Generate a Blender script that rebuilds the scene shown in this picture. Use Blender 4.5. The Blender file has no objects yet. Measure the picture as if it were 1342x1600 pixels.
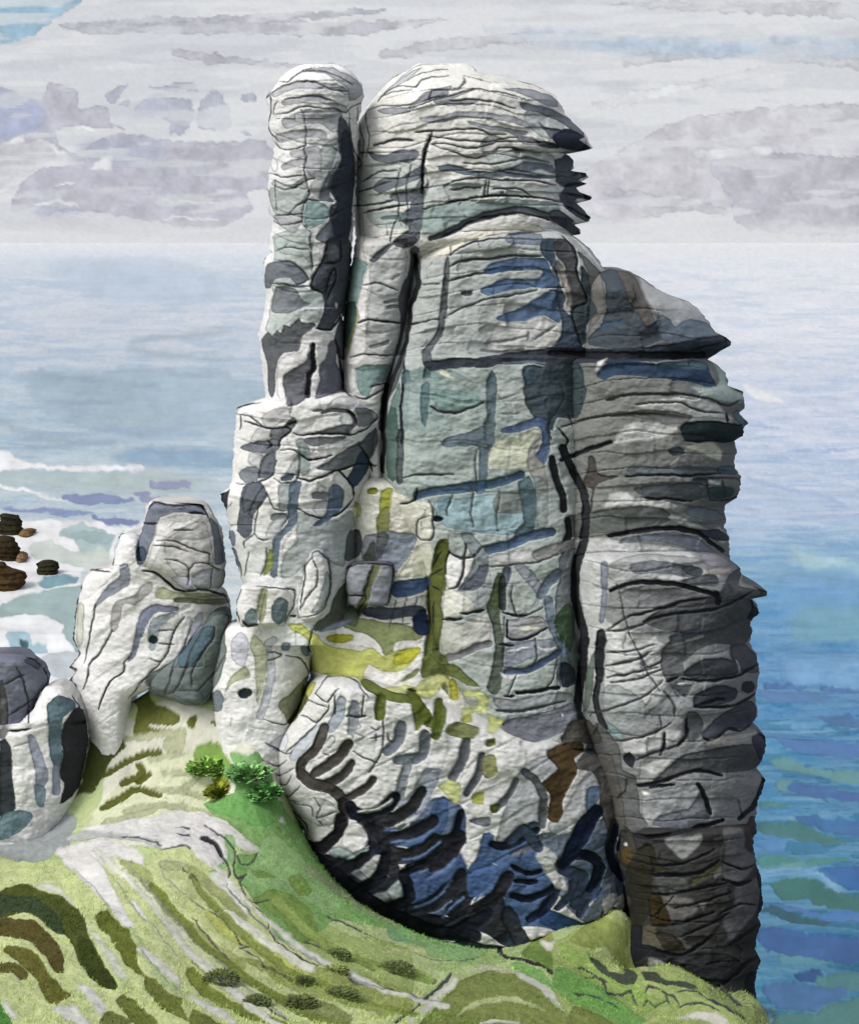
import bpy, bmesh, math, random
import numpy as np
from mathutils import Vector

random.seed(7)
S = bpy.context.scene

# ------------------------------------------------------------------ camera, sky light, sun, exposure
H, F, CX, HOR = 40.0, 2000.0, 671.0, 378.0          # eye height, focal length, centre column and horizon row (photograph pixels)
cd = bpy.data.cameras.new("camera"); cam = bpy.data.objects.new("camera", cd); S.collection.objects.link(cam)
cam.location = (0, 0, H); cam.rotation_euler = (math.pi / 2, 0, 0)
cd.sensor_fit = 'VERTICAL'; cd.sensor_height = 24; cd.lens = 24 * F / 1600; cd.shift_y = -(800 - HOR) / 1600
cd.clip_start = 0.5; cd.clip_end = 300000
S.camera = cam

SUN_EL, SUN_AZ = math.radians(50), math.radians(236)
w = bpy.data.worlds.new("World"); S.world = w; w.use_nodes = True
nt = w.node_tree; nt.nodes.clear()
sk = nt.nodes.new('ShaderNodeTexSky'); sk.sky_type = 'NISHITA'; sk.sun_disc = False
sk.sun_elevation = SUN_EL; sk.sun_rotation = SUN_AZ; sk.dust_density = 3
hs = nt.nodes.new('ShaderNodeHueSaturation'); hs.inputs['Saturation'].default_value = 0.35
bg = nt.nodes.new('ShaderNodeBackground'); bg.inputs[1].default_value = 0.15
wo = nt.nodes.new('ShaderNodeOutputWorld')
nt.links.new(sk.outputs[0], hs.inputs['Color']); nt.links.new(hs.outputs[0], bg.inputs[0]); nt.links.new(bg.outputs[0], wo.inputs[0])

sl = bpy.data.lights.new("sun", 'SUN'); sl.energy = 1.2; sl.angle = math.radians(20); sl.color = (1, .98, .95)
so = bpy.data.objects.new("sun", sl); S.collection.objects.link(so)
sdir = Vector((math.sin(SUN_AZ) * math.cos(SUN_EL), math.cos(SUN_AZ) * math.cos(SUN_EL), math.sin(SUN_EL)))
so.rotation_euler = sdir.to_track_quat('Z', 'Y').to_euler(); so.location = (-30, -30, 80)
S.view_settings.view_transform = 'Standard'; S.view_settings.look = 'None'
EXPO = 0.52
S.view_settings.exposure = EXPO; S.view_settings.gamma = 1

# ------------------------------------------------------------------ helpers
def vnoise(x, y, z, seed=0):
    x = np.asarray(x, float); y = np.asarray(y, float); z = np.asarray(z, float) + 0 * x
    xi, yi, zi = np.floor(x).astype(np.int64), np.floor(y).astype(np.int64), np.floor(z).astype(np.int64)
    fx, fy, fz = x - xi, y - yi, z - zi
    fx = fx * fx * (3 - 2 * fx); fy = fy * fy * (3 - 2 * fy); fz = fz * fz * (3 - 2 * fz)
    def h(a, b, c):
        n = (a * 374761393 + b * 668265263 + c * 2147483647 + seed * 1274126177) & 0xffffffff
        n = ((n ^ (n >> 13)) * 1274126177) & 0xffffffff
        n = ((n ^ (n >> 16)) * 2246822519) & 0xffffffff
        return ((n ^ (n >> 15)) & 0xffff) / 32767.5 - 1
    r = 0
    for a in (0, 1):
        wa = fx if a else 1 - fx
        for b in (0, 1):
            wb = fy if b else 1 - fy
            for c in (0, 1):
                wc = fz if c else 1 - fz
                r = r + wa * wb * wc * h(xi + a, yi + b, zi + c)
    return r
def fbm(x, y, z, o=4, seed=0):
    r, a = 0, 1.0
    for i in range(o):
        r = r + a * vnoise(x * 2 ** i, y * 2 ** i, np.asarray(z) * 2 ** i, seed + i); a *= .5
    return r
def lin(c):
    c = np.clip(np.asarray(c, float) / 255, 0, 1)
    return np.where(c <= .04045, c / 12.92, ((c + .055) / 1.055) ** 2.4)
def smooth(t):
    t = np.clip(t, 0, 1); return t * t * (3 - 2 * t)
def at(px, py, Y):                                     # the point seen at a photograph pixel, Y metres away
    return np.stack([(px - CX) * Y / F, Y + 0 * px, H - (py - HOR) * Y / F], -1)

PAL = dict(w=(228, 226, 224), cr=(230, 226, 212), lg=(174, 176, 178), g=(143, 146, 151), sg=(108, 113, 121), dg=(74, 79, 86),
           k=(38, 40, 44), ink=(70, 72, 74), pl=(150, 152, 152), nv=(30, 34, 44), tl=(172, 182, 178), t2=(122, 148, 146),
           t3=(72, 94, 102), gt=(66, 92, 84), bl=(76, 98, 126), db=(48, 66, 94), lav=(165, 168, 182), ol=(112, 118, 60),
           do=(80, 88, 38), yo=(176, 180, 84), yl=(204, 208, 142), dw=(64, 61, 60), gol=(174, 180, 140), fm=(231, 230, 229))

def catmull(p, closed):
    p = np.array(p, float); n = len(p)
    if n < 3: return p
    out = []
    rng = range(n) if closed else range(n - 1)
    for i in rng:
        a, b, c, d = (p[(i - 1) % n] if closed or i > 0 else p[0]), p[i], p[(i + 1) % n], (p[(i + 2) % n] if closed or i + 2 < n else p[-1])
        L = np.hypot(*(c - b)); m = int(min(6, max(2, L / 7)))
        for t in np.arange(m) / m:
            cr = .5 * ((2 * b) + (c - a) * t + (2 * a - 5 * b + 4 * c - d) * t * t + (3 * b - a - 3 * c + d) * t ** 3)
            out.append(.75 * cr + .25 * (b + (c - b) * t))
    if not closed: out.append(p[-1])
    return np.array(out)

def parse(txt):                                        # marks: colour[:alpha] width points ; more points   (width 0 = a filled patch)
    ox = oy = 0.0; sc = 1.0; res = []
    for ln in txt.strip().splitlines():
        ln = ln.strip()
        if not ln or ln[0] == '#': continue
        if ln[0] == '@':
            ox, oy, sc = map(float, ln[1:].split(',')); continue
        first, wd, rest = ln.split(None, 2)
        a = .92
        if ':' in first: first, a = first.split(':'); a = float(a)
        col = PAL[first] if first in PAL else tuple(map(float, first.split('/')))
        for seg in rest.split(';'):
            pts = [(ox + float(q.split(',')[0]) / sc, oy + float(q.split(',')[1]) / sc) for q in seg.split()]
            if len(pts) < 2: continue
            wpx = float(wd) / sc; wpx *= 1.12 if wpx > 6 else 1.25
            if wpx == 0 and len(pts) < 3: continue
            res.append((np.array(col, float), a, wpx, catmull(pts, wpx == 0)))
    return res

def segdist(x, y, P, closed):
    d = np.full(len(x), 1e9); tt = np.zeros(len(x)); n = len(P); m = n if closed else n - 1
    ins = np.zeros(len(x), bool)
    for i in range(m):
        a, b = P[i], P[(i + 1) % n]; v = b - a; L = v @ v + 1e-9
        t = np.clip(((x - a[0]) * v[0] + (y - a[1]) * v[1]) / L, 0, 1)
        q = (x - a[0] - t * v[0]) ** 2 + (y - a[1] - t * v[1]) ** 2
        k = q < d; d[k] = q[k]; tt[k] = (i + t[k]) / m
        if closed and a[1] != b[1]:
            c = ((a[1] > y) != (b[1] > y)) & (x < v[0] * (y - a[1]) / v[1] + a[0]); ins ^= c
    return np.sqrt(d), tt, ins

def paint(px, py, base, marks, wob=1.3, edge=.26, soft=.9, softer=0.):
    """mineral, lichen and plant colours, with drawn shade among the dark marks, laid on a surface; returns display colours and the hollow each mark sinks to"""
    col = np.array(base, float) * np.ones((len(px), 3)); hol = np.zeros(len(px))
    X = px + wob * (vnoise(px / 13, py / 13, 0, 3) + .5 * vnoise(px / 5, py / 5, 0, 4))
    Yy = py + wob * (vnoise(px / 13, py / 13, 5, 5) + .5 * vnoise(px / 5, py / 5, 5, 6))
    for c, a, wd, P in marks:
        r = wd / 2 + 4
        k = np.flatnonzero((X > P[:, 0].min() - r) & (X < P[:, 0].max() + r) & (Yy > P[:, 1].min() - r) & (Yy < P[:, 1].max() + r))
        if not len(k): continue
        d, t, ins = segdist(X[k], Yy[k], P, wd == 0)
        if wd == 0:
            sd = np.where(ins, d, -d)
        else:
            tap = 1 - .45 * (np.abs(2 * t - 1) ** 3) + .22 * vnoise(t * 9, P[0, 0] + 0 * t, P[0, 1], 9)
            if wd > 6: tap = 1 - .12 * (np.abs(2 * t - 1) ** 3) + .12 * vnoise(t * 6, P[0, 0] + 0 * t, P[0, 1], 9)
            sd = wd / 2 * tap - d
        m = smooth(.5 + sd / (1.6 * soft if a >= softer else 24.)) * a
        ring = np.exp(-((sd - .9) / 1.0) ** 2) * (sd > -1.5) * edge if (wd == 0 or wd > 6) else 0
        mott = 1 + .05 * vnoise(X[k] / 22, Yy[k] / 22, c[0], 12) + .03 * vnoise(X[k] / 7, Yy[k] / 7, c[1], 13)
        cc = np.clip(c[None] * (mott * (1 - ring))[:, None], 0, 255)
        col[k] += (cc - col[k]) * m[:, None]
        tgt = max(0., .86 - c.mean() / 255) * (.4 if wd == 0 else 1.)
        mh = smooth(.35 + sd / 5.0) * a
        hol[k] += (tgt - hol[k]) * mh
    return col, hol

ALB = 0.80
def set_mesh(name, co, quads, mat, col=None, parent=None, tris=None, alb=ALB):
    me = bpy.data.meshes.new(name); n = len(co)
    nq = len(quads); ntri = 0 if tris is None else len(tris)
    me.vertices.add(n); me.vertices.foreach_set('co', np.ascontiguousarray(co, dtype=np.float32).ravel())
    li = np.concatenate([np.asarray(quads).ravel(), np.asarray(tris).ravel() if ntri else np.zeros(0)]).astype(np.int32)
    me.loops.add(len(li)); me.loops.foreach_set('vertex_index', li)
    st = np.concatenate([np.arange(nq) * 4, nq * 4 + np.arange(ntri) * 3]).astype(np.int32)
    me.polygons.add(nq + ntri); me.polygons.foreach_set('loop_start', st)
    me.polygons.foreach_set('use_smooth', np.ones(nq + ntri, bool))
    if col is not None:
        at_ = me.attributes.new('colour_and_shade', 'FLOAT_COLOR', 'POINT')  # surface colour, with the shade painted into the rock marks
        c4 = np.ones((n, 4), np.float32); c4[:, :3] = lin(col) * alb
        at_.data.foreach_set('color', c4.ravel())
    me.update(calc_edges=True); me.validate()
    me.materials.append(mat)
    o = bpy.data.objects.new(name, me); S.collection.objects.link(o)
    if parent: o.parent = parent
    return o
def tag(o, label=None, cat=None, group=None, kind=None):
    if label: o['label'] = label
    if cat: o['category'] = cat
    if group: o['group'] = group
    if kind: o['kind'] = kind
    return o
def thing(name, loc, label, cat, group=None):
    o = bpy.data.objects.new(name, None); S.collection.objects.link(o); o.empty_display_size = .3
    tag(o, label, cat, group); return o

def material(name, rough=.9, grain=14., bump=.35, spec=.25, mott=.10, stretch=(1, 1, 1), base=None, bdist=.03):
    m = bpy.data.materials.new(name); m.use_nodes = True; n = m.node_tree; N = n.nodes; L = n.links
    b = N['Principled BSDF']; b.inputs['Roughness'].default_value = rough; b.inputs['Specular IOR Level'].default_value = spec
    tc = N.new('ShaderNodeTexCoord'); mp = N.new('ShaderNodeMapping'); mp.inputs['Scale'].default_value = stretch
    L.new(tc.outputs['Object'], mp.inputs[0])
    n1 = N.new('ShaderNodeTexNoise'); n1.inputs['Scale'].default_value = grain; n1.inputs['Detail'].default_value = 4; n1.inputs['Roughness'].default_value = .65
    n2 = N.new('ShaderNodeTexNoise'); n2.inputs['Scale'].default_value = grain * .12; n2.inputs['Detail'].default_value = 3
    L.new(mp.outputs[0], n1.inputs['Vector']); L.new(mp.outputs[0], n2.inputs['Vector'])
    if base is None:
        src = N.new('ShaderNodeAttribute'); src.attribute_name = 'colour_and_shade'; cs = src.outputs['Color']
    else:
        src = N.new('ShaderNodeRGB'); src.outputs[0].default_value = (*(lin(base) * ALB), 1); cs = src.outputs[0]
    mr = N.new('ShaderNodeMapRange'); mr.inputs[1].default_value = .3; mr.inputs[2].default_value = .7
    mr.inputs[3].default_value = 1 - mott; mr.inputs[4].default_value = 1 + mott; L.new(n1.outputs[0], mr.inputs[0])
    mr2 = N.new('ShaderNodeMapRange'); mr2.inputs[1].default_value = .3; mr2.inputs[2].default_value = .7
    mr2.inputs[3].default_value = 1 - mott * .6; mr2.inputs[4].default_value = 1 + mott * .6; L.new(n2.outputs[0], mr2.inputs[0])
    mu = N.new('ShaderNodeMath'); mu.operation = 'MULTIPLY'; L.new(mr.outputs[0], mu.inputs[0]); L.new(mr2.outputs[0], mu.inputs[1])
    vm = N.new('ShaderNodeVectorMath'); vm.operation = 'SCALE'; L.new(cs, vm.inputs[0]); L.new(mu.outputs[0], vm.inputs['Scale'])
    L.new(vm.outputs[0], b.inputs['Base Color'])
    bp = N.new('ShaderNodeBump'); bp.inputs['Strength'].default_value = bump; bp.inputs['Distance'].default_value = bdist
    L.new(n1.outputs[0], bp.inputs['Height']); L.new(bp.outputs[0], b.inputs['Normal'])
    return m
M_ROCK = material('weathered_limestone', .95, 9., .25, .05, .07, stretch=(.8, .8, 1.2), bdist=.03)
M_GRASS = material('cropped_grass', .95, 8., .4, .1, .08, bdist=.04)
M_SEA = material('sea_water', .55, .55, .25, .22, .05, stretch=(.35, .12, 1), bdist=.5)
ROCK = '''
@400,80,4.473
lg 0 320,150 400,120 560,120 700,200 745,300 650,350 640,260 480,160
lg 45 130,300 260,240 400,240 560,250 630,290
lg 42 200,360 300,340 440,330 560,380 620,400
lg 0 180,480 350,410 570,410 610,440 570,560 520,560 460,510 330,510 210,545
lg 55 160,610 300,580 440,575 470,600
lg 0 240,700 330,680 340,740 250,745
lg 0 330,680 450,670 460,900 360,860 340,740
lg 46 200,810 320,770 340,780
lg 46 130,920 250,960 340,900
tl 0 455,680 570,600 600,640 560,720 510,860 460,900
tl:.8 0 100,960 340,930 380,1000 350,1140 140,1140
tl:.7 0 130,1280 380,1240 400,1380 380,1600 120,1700 130,1380
t2:.8 0 350,1060 430,1050 510,1090 500,1180 380,1240 340,1190
lg 0 130,1150 330,1140 320,1200 270,1270 180,1230
lg:.7 0 360,1000 400,900 480,900 450,1040 370,1060
dg 0 600,450 650,530 690,760 690,900 670,1050 640,1342 520,1342 510,1150 520,1080 560,1050 500,940 560,820 590,740 570,560 575,480
58/62/74 0 600,560 650,560 685,780 680,1050 640,1342 530,1342 530,1150 570,1050 520,940 580,820 600,740
sg 0 580,750 550,830 510,920 520,1020 550,1050 440,1050 450,960 500,870
sg 0 420,1320 430,1270 520,1190 540,1342
ink 8 80,320 150,260 280,210 400,215 540,270 640,285;160,210 210,215 330,145 440,140 580,170 680,240;100,310 105,430 85,520 110,580 160,630;90,850 150,870 220,880 340,865;130,940 200,965 260,960 350,905 410,890;120,1180 170,1215 330,1190;140,1150 330,1140;220,1150 280,1090 370,1040 440,1050
ink 7 200,340 330,320 450,320 530,350;130,445 200,440 310,390 420,395 560,405 630,430 680,380 770,350;120,440 130,370 160,350;130,640 170,680 240,690 345,660;540,670 580,700;640,1342 670,1080 690,900 690,750 650,500
ink 7 320,410 345,480 350,580 345,660 330,690 355,730 340,820 350,900 370,1000 330,1090 330,1200 380,1260 385,1342
pl 5 100,740 150,760 150,830 120,840 100,770;90,850 80,960 105,1010 75,1080 105,1150 135,1160
ink 6 650,420 660,560 690,700 740,780 720,820 700,840;710,390 720,520 750,620 740,760;770,350 770,500 790,600 770,740;740,780 700,860 740,920;700,960 715,1080
w 26 735,1150 740,1342
tl:.55 0 740,800 1160,800 1160,1060 740,1060
lg 0 860,320 960,230 1060,150 1160,120 1060,200 1000,235
ink 8 850,350 880,310 1000,240 1120,250 1160,200 1240,180 1342,175
pl 5 860,320 960,230 1060,140 1160,95 1342,95
ink 6 880,310 1000,280 1090,270;1060,200 1150,160 1250,135 1342,130
g 0 1080,375 1180,290 1300,250 1342,250 1342,310 1180,350
g 0 850,410 960,390 1070,390 1130,390 1060,430 980,445 880,435
g 0 1140,465 1240,450 1342,455 1342,490 1200,500
ink 8 780,410 860,385 1060,375 1180,350 1342,300
pl 7 790,590 900,560 1030,510 1150,500
sg 0 780,700 900,725 1000,690 1110,685 1145,720 1120,760 1060,790 1000,770 900,785 820,755
ink 15 820,660 900,640 1000,620 1100,620
sg 0 830,930 900,880 1020,880 1090,830 1180,800 1195,850 1130,900 1060,930 960,960 880,1000 830,970
sg 0 940,1000 1040,990 1170,960 1200,900 1205,950 1150,1040 960,1050
dg:.85 0 1160,1000 1180,940 1170,1080 1150,1200 1130,1342 940,1342 1040,1270 1080,1240 1000,1180 880,1180 870,1160 1000,1140 1100,1080
t2:.45 0 780,1130 1140,1130 1140,1240 860,1230
ink 10 1110,565 1240,560;750,910 850,850 980,830;720,980 830,950 950,910;960,1000 1060,980 1160,960
ink 12 680,1080 800,1070 960,1050;750,1130 900,1095 1040,1080
k 15 1215,590 1180,690 1170,800 1160,1000
ink 7 1010,820 980,950 1000,1060 990,1120 1020,1230;1085,800 1050,960 1060,1130 1050,1240;1000,1130 960,1240 930,1342
@640,80,4.473
g 0 0,380 100,310 200,260 290,240 290,265 230,300 160,330 0,390
g 0 170,350 290,300 460,260 460,275 330,320 280,340 450,335 490,345 430,375 300,380 190,375
ink 8 0,400 160,350 260,315 400,280 470,265 560,280 680,300 800,335;280,345 450,340 500,350 620,360 740,405
160/162/166 0 65,460 160,460 350,420 560,430 700,450 850,500 890,530 840,540 740,510 600,480 430,470 300,480 150,500 80,495
g 0 400,485 500,510 640,530 760,550 830,560 780,600 650,560 560,550 430,520
ink 9 35,570 150,555 300,550 480,545 570,580 670,585;150,600 240,600 320,620 520,630 720,605 760,600;150,650 240,640 370,675 480,670 600,635 770,635;150,650 290,700 400,740 500,745 560,715 620,680 720,675 850,700
g 0 650,265 720,260 850,265 1000,320 1040,385 960,385 860,335 760,295
tl:.8 0 880,375 960,385 1060,440 1080,560 980,620 860,560 790,450
sg 0 770,355 880,375 1000,410 1080,450 1200,520 1220,590 1130,560 1060,500 900,430 790,410
sg 0 900,490 960,530 1060,550 1000,620 960,580
dg 0 860,620 1000,640 1050,680 960,680 870,650
g 0 750,600 860,600 900,660 790,650
44/48/62 0 1000,590 1080,545 1160,555 1225,600 1180,620 1270,680 1190,700 1100,690 1040,670 1000,625
dg 22 720,690 850,710 910,720;810,745 880,755 970,775
tl:.7 0 520,700 760,690 1000,720 1020,800 800,800 600,830 540,760
100/112/120 0 200,800 270,790 370,810 540,850 700,820 820,770 1000,800 1020,880 900,890 720,880 520,880 400,870 330,850 220,835
ink 9 380,780 600,790 720,760 820,745;420,850 560,845 700,830 840,845
w 0 860,840 930,830 1010,855 1000,875 900,860
tl:.6 0 220,900 560,900 1020,950 1060,1050 720,1010 400,1030 100,1080 130,960
ink 11 240,945 320,905 420,890 560,890 700,905 880,905 1020,940;290,970 380,955 500,950
k 9 535,905 520,1020;558,905 542,1020
w 0 590,960 640,930 750,935 720,960
ink 9 585,965 740,960 800,980 860,1020;620,1020 650,985 665,1020
k 11 80,1105 200,1080 320,1050 420,1030 550,1010 720,1015 900,1025 1060,1060
t2:.6 0 90,1110 400,1040 720,1030 1040,1070 1020,1150 800,1100 540,1130 300,1220 100,1280
dg:.85 48 150,1310 280,1260 400,1200 540,1150 720,1110 860,1120 980,1160 1060,1200
k 14 220,1300 420,1200 540,1160 720,1130 860,1150 970,1180
dg 0 970,1120 1040,1110 1130,1170 1190,1270 1150,1290 1060,1230 980,1170
70/74/82 0 1010,760 1060,740 1100,700 1150,780 1130,820 1180,830 1245,850 1230,880 1180,900 1240,940 1160,960 1270,1020 1260,1045 1160,1040 1260,1160 1230,1195 1150,1150 1080,1090 1040,1010 1080,960 1020,910 1020,840
k 18 1130,870 1190,840 1240,860;1080,950 1160,930 1230,940;1100,1000 1260,1030;1100,1090 1250,1170
k 14 160,570 120,680 95,800 80,1000
sg 0 40,1020 90,1020 90,1240 40,1290 0,1342 0,1080
@400,370,4.473
tl:.8 0 130,0 380,0 390,230 340,140 250,130 170,110
ink 8 140,100 200,75 370,90;375,0 395,240
tl:.75 0 90,560 60,660 130,690 200,620 290,570 430,600 470,480 470,400 290,350 150,340 110,430
sg 0 80,190 180,170 290,190 370,280 360,310 280,340 240,290 140,300 100,360 60,350 60,240
ink 10 160,165 260,180 340,250 370,300 290,340;120,330 200,335 280,350 380,350
118/122/126 0 140,350 270,360 340,450 390,460 310,500 200,540 120,530 110,490
w 0 150,900 200,830 290,790 340,690 410,640 550,690 600,860 600,1080 410,1120 350,1100 340,1150 220,1180 150,1110
88/91/95 0 40,720 80,670 110,690 145,650 170,680 200,610 235,630 300,565 320,600 400,600 410,630 330,690 310,760 280,800 200,810 160,860 140,940 130,1110 95,1110 75,870 50,790
96/97/102 0 195,970 280,910 350,870 360,830 400,790 400,960 350,960 340,1140 220,1190 200,1090
104/104/116 0 500,760 550,720 570,740 560,870 600,960 605,1070 410,1130 430,1040 450,1000 440,900 490,840
k 36 400,760 400,930 370,980 360,1110
dg 0 550,690 590,560 615,620 615,860 580,830 560,760
k 18 560,720 580,850 605,1000
t2 0 670,150 780,170 750,290 740,360 710,460 640,480 630,380 660,280
gt 0 600,500 640,460 690,450 710,540 700,620 650,770 620,770 610,600
160/162/110:.7 22 710,520 710,590 660,700 630,840
66/70/78 0 500,20 560,0 660,20 665,200 640,360 630,440 600,540 580,560 550,600 520,650 420,640 480,520 470,400 380,370 400,280 460,180
sg 0 510,80 560,50 590,160 500,165
k 12 500,40 480,130 380,340 470,390;590,30 590,170 480,180;490,400 510,280 550,220 560,280 500,440;420,640 520,650 590,560
w 12 560,465 560,495
184/186/184 0 790,200 900,110 1030,70 1060,160 1040,350 1000,420 1020,600 960,830 770,830 775,560 800,350
w 0 720,0 760,120 800,230 790,400 770,560 770,820 700,900 620,880 650,800 700,640 720,560 700,480 740,330 780,180 720,160
ink 9 750,335 870,325 990,380;660,850 760,825 940,830 990,835
k 13 720,600 780,575 900,590 1020,610 1140,600
134/137/138 22 800,770 880,750 930,735;900,460 990,440;920,500 1000,480
pl 18 950,300 1010,260
t2:.85 0 680,930 740,900 950,900 940,980 820,1040 800,1110 740,1110 690,1010
w:.8 0 620,900 690,910 700,1060 650,1070
ink 10 600,1060 680,1120 770,1135 850,1090 960,1010;810,1050 900,1020 970,990
86/89/92 0 1080,80 1140,80 1150,360 1100,460 1070,640 1050,840 1010,980 930,1150 910,1342 860,1342 880,1100 960,870 1010,650 1000,400 1060,280 1080,180
gt:.6 0 940,1180 1000,1020 1010,1342 920,1342
k 28 1110,130 1130,350 1080,480 1070,640 1020,840 940,1040 900,1200 890,1342
k 12 1030,880 1040,980 1010,1180 1020,1342
t3:.8 55 1050,960 1040,1150 1030,1342
76/79/84 0 790,160 860,90 960,30 1110,0 1120,50 1040,90 960,60 900,120 830,175
96/102/105 0 1342,130 1310,220 1290,480 1260,660 1160,830 1170,900 1230,870 1220,800 1300,690 1342,450
w:.8 0 1130,110 1342,30 1342,110 1150,180
ink 8 1150,330 1280,330;1140,600 1240,580 1342,570
pl 8 1150,380 1300,360
t2:.55 0 1060,950 1342,940 1342,1342 1050,1342
t3:.8 52 1200,900 1190,1080 1180,1230
ink 12 1230,1190 1280,1220 1342,1220
@660,340,4.473
cr 0 0,290 120,200 350,110 560,60 760,45 830,70 830,105 640,100 480,130 320,170 180,260 60,290
w 32 860,90 980,100 1080,160 1200,290 1250,360
118/130/142 0 575,150 600,110 700,100 830,120 840,190 740,190 600,180
ink 9 190,270 260,210 380,165 560,145 850,155 980,155
ink 14 190,340 300,300 500,280 660,265 820,265;180,440 260,420 400,385 560,370 700,360
66/78/94 0 830,160 920,150 930,300 960,480 1000,560 980,640 1040,700 1100,850 1110,920 890,920 950,850 970,780 960,680 920,520 940,430 880,300 830,260
82/104/134 0 425,360 500,315 680,275 860,285 900,380 950,440 930,490 760,490 560,520 460,545 415,520 420,490 560,430 700,430 800,430 835,390 820,370 680,370 520,390 440,390
db:.6 22 440,380 560,365 700,360
dg 30 285,528 335,528
ink 9 160,700 260,640 450,570 620,545 800,505;860,490 1120,490
82/104/134 0 515,700 560,675 680,640 780,570 920,500 940,620 965,690 950,740 850,685 780,720 660,730 540,725
200/200/196 0 520,740 700,735 820,690 940,745 965,790 940,880 880,920 700,915 560,930 440,930 450,880
134/137/138 18 440,880 600,860 720,830;410,930 560,940 720,920;790,850 850,800 920,760;740,800 740,860
80/80/82 0 920,170 990,150 1060,230 1080,350 1110,480 1160,580 1040,640 1020,500 990,330 940,270
160/150/145 0 930,290 980,340 1030,480 1050,600 1010,630 1000,520 960,430
112/110/107 0 1080,230 1240,370 1270,520 1270,640 1150,830 1140,900 1180,700 1220,640 1180,560 1150,370
60/72/76 0 1110,340 1160,400 1180,570 1220,640 1150,760 1140,880 1100,880 1040,680 1090,610 1150,590 1110,480
k 12 970,130 1060,220 1085,310 1075,380 1110,470 1150,590 1060,630 1040,690 1090,820 1110,930
100/104/106 0 185,280 190,430 160,700 110,850 50,960 0,990 0,930 90,820 130,620 150,430 155,310
50/54/62 0 0,1015 200,985 400,980 600,940 800,915 1000,910 1342,930 1342,1010 1100,1020 900,1040 740,1020 560,1030 420,1050 300,1050 60,1070
112/122/134:.8 16 560,1015 680,1005 860,1015
t2:.55 0 60,1080 240,1080 400,1200 420,1342 60,1342
222/226/205 0 100,1075 180,1070 230,1130 330,1170 350,1200 260,1170 160,1120
84/104/110 0 485,1070 520,1140 510,1342 440,1342 450,1130
62/75/82 0 705,1040 880,1040 1090,1020 1130,1110 1120,1300 1060,1342 740,1342 715,1180
90/112/136:.5 0 720,1040 780,1060 750,1180 720,1150
ink 8 930,1150 970,1160 1000,1230 950,1320;1020,1342 1060,1250
ink 10 1290,1280 1342,1270
@860,380,3.947
68/76/84 0 300,180 410,165 470,330 520,400 590,510 660,480 690,590 560,640 380,650 240,630 230,590 310,500 340,390 330,240
92/89/86 0 410,165 500,190 560,290 630,450 640,480 580,510 520,390 470,330 430,230
182/183/182 0 540,195 620,255 740,315 860,360 975,470 1020,560 900,590 700,600 690,480 640,430 560,290
114/127/140 0 650,480 690,440 740,470 760,510 850,470 960,490 1010,560 850,600 690,600
bl:.6 40 320,510 430,490
58/64/74 0 190,660 380,650 560,640 800,610 1000,570 1080,565 1120,610 1080,650 970,710 880,710 600,730 380,720 200,700
k 38 0,680 200,690 420,690 600,690 800,690 940,690
k 14 860,660 1000,630 1090,600
54/72/98 0 300,790 350,740 420,720 640,740 860,720 960,740 990,820 1020,880 960,885 880,860 720,840 560,820 400,810 350,840 290,830
96/120/126 0 640,750 800,735 950,730 960,780 760,770
w 0 270,790 290,730 350,710 330,740 300,780
175/190/182 0 860,880 1020,880 1030,800 980,720 1080,780 1095,880 1190,930 1170,990 1030,970 900,920
206/208/202 0 430,1060 560,990 700,950 860,940 1020,990 1090,1050 1130,1110 860,1110 720,1110 560,1040
112/112/110 0 440,1060 580,1025 760,1040 880,1070 830,1110 720,1120 600,1090
ink 13 350,970 440,940 600,930 740,930 860,940 1000,970 1030,985
ink 10 530,995 640,985 780,980 900,1030 1080,1050;70,1130 260,1080 460,1055 700,1055
198/200/196 0 400,1190 460,1120 580,1095 760,1130 800,1150 700,1200 560,1215 390,1240
45/58/60 0 800,1150 850,1110 1000,1105 1180,1130 1190,1190 1120,1220 940,1225 830,1210
k 13 800,1150 840,1110 1000,1105 1180,1130;830,1215 1000,1225 1110,1220;1085,1050 1090,1110
ink 10 1030,990 1100,1000 1170,970;1180,900 1195,960 1205,1010
95/115/125 0 1110,1050 1160,1030 1200,1060 1220,1120 1170,1120
206/206/186 0 820,1240 1000,1230 1060,1280 1050,1342 960,1310 850,1270
70/80/88 0 720,1270 800,1250 830,1290 760,1310
k 22 70,1340 110,1320 240,1270 370,1225
k 12 50,1140 110,1220 80,1260 70,1330
65/78/82 0 0,760 180,750 210,850 200,980 160,1080 30,1080 0,1130
ink 9 20,1100 50,1010 90,950 60,880;160,940 110,1040 135,1130
'''
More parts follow.
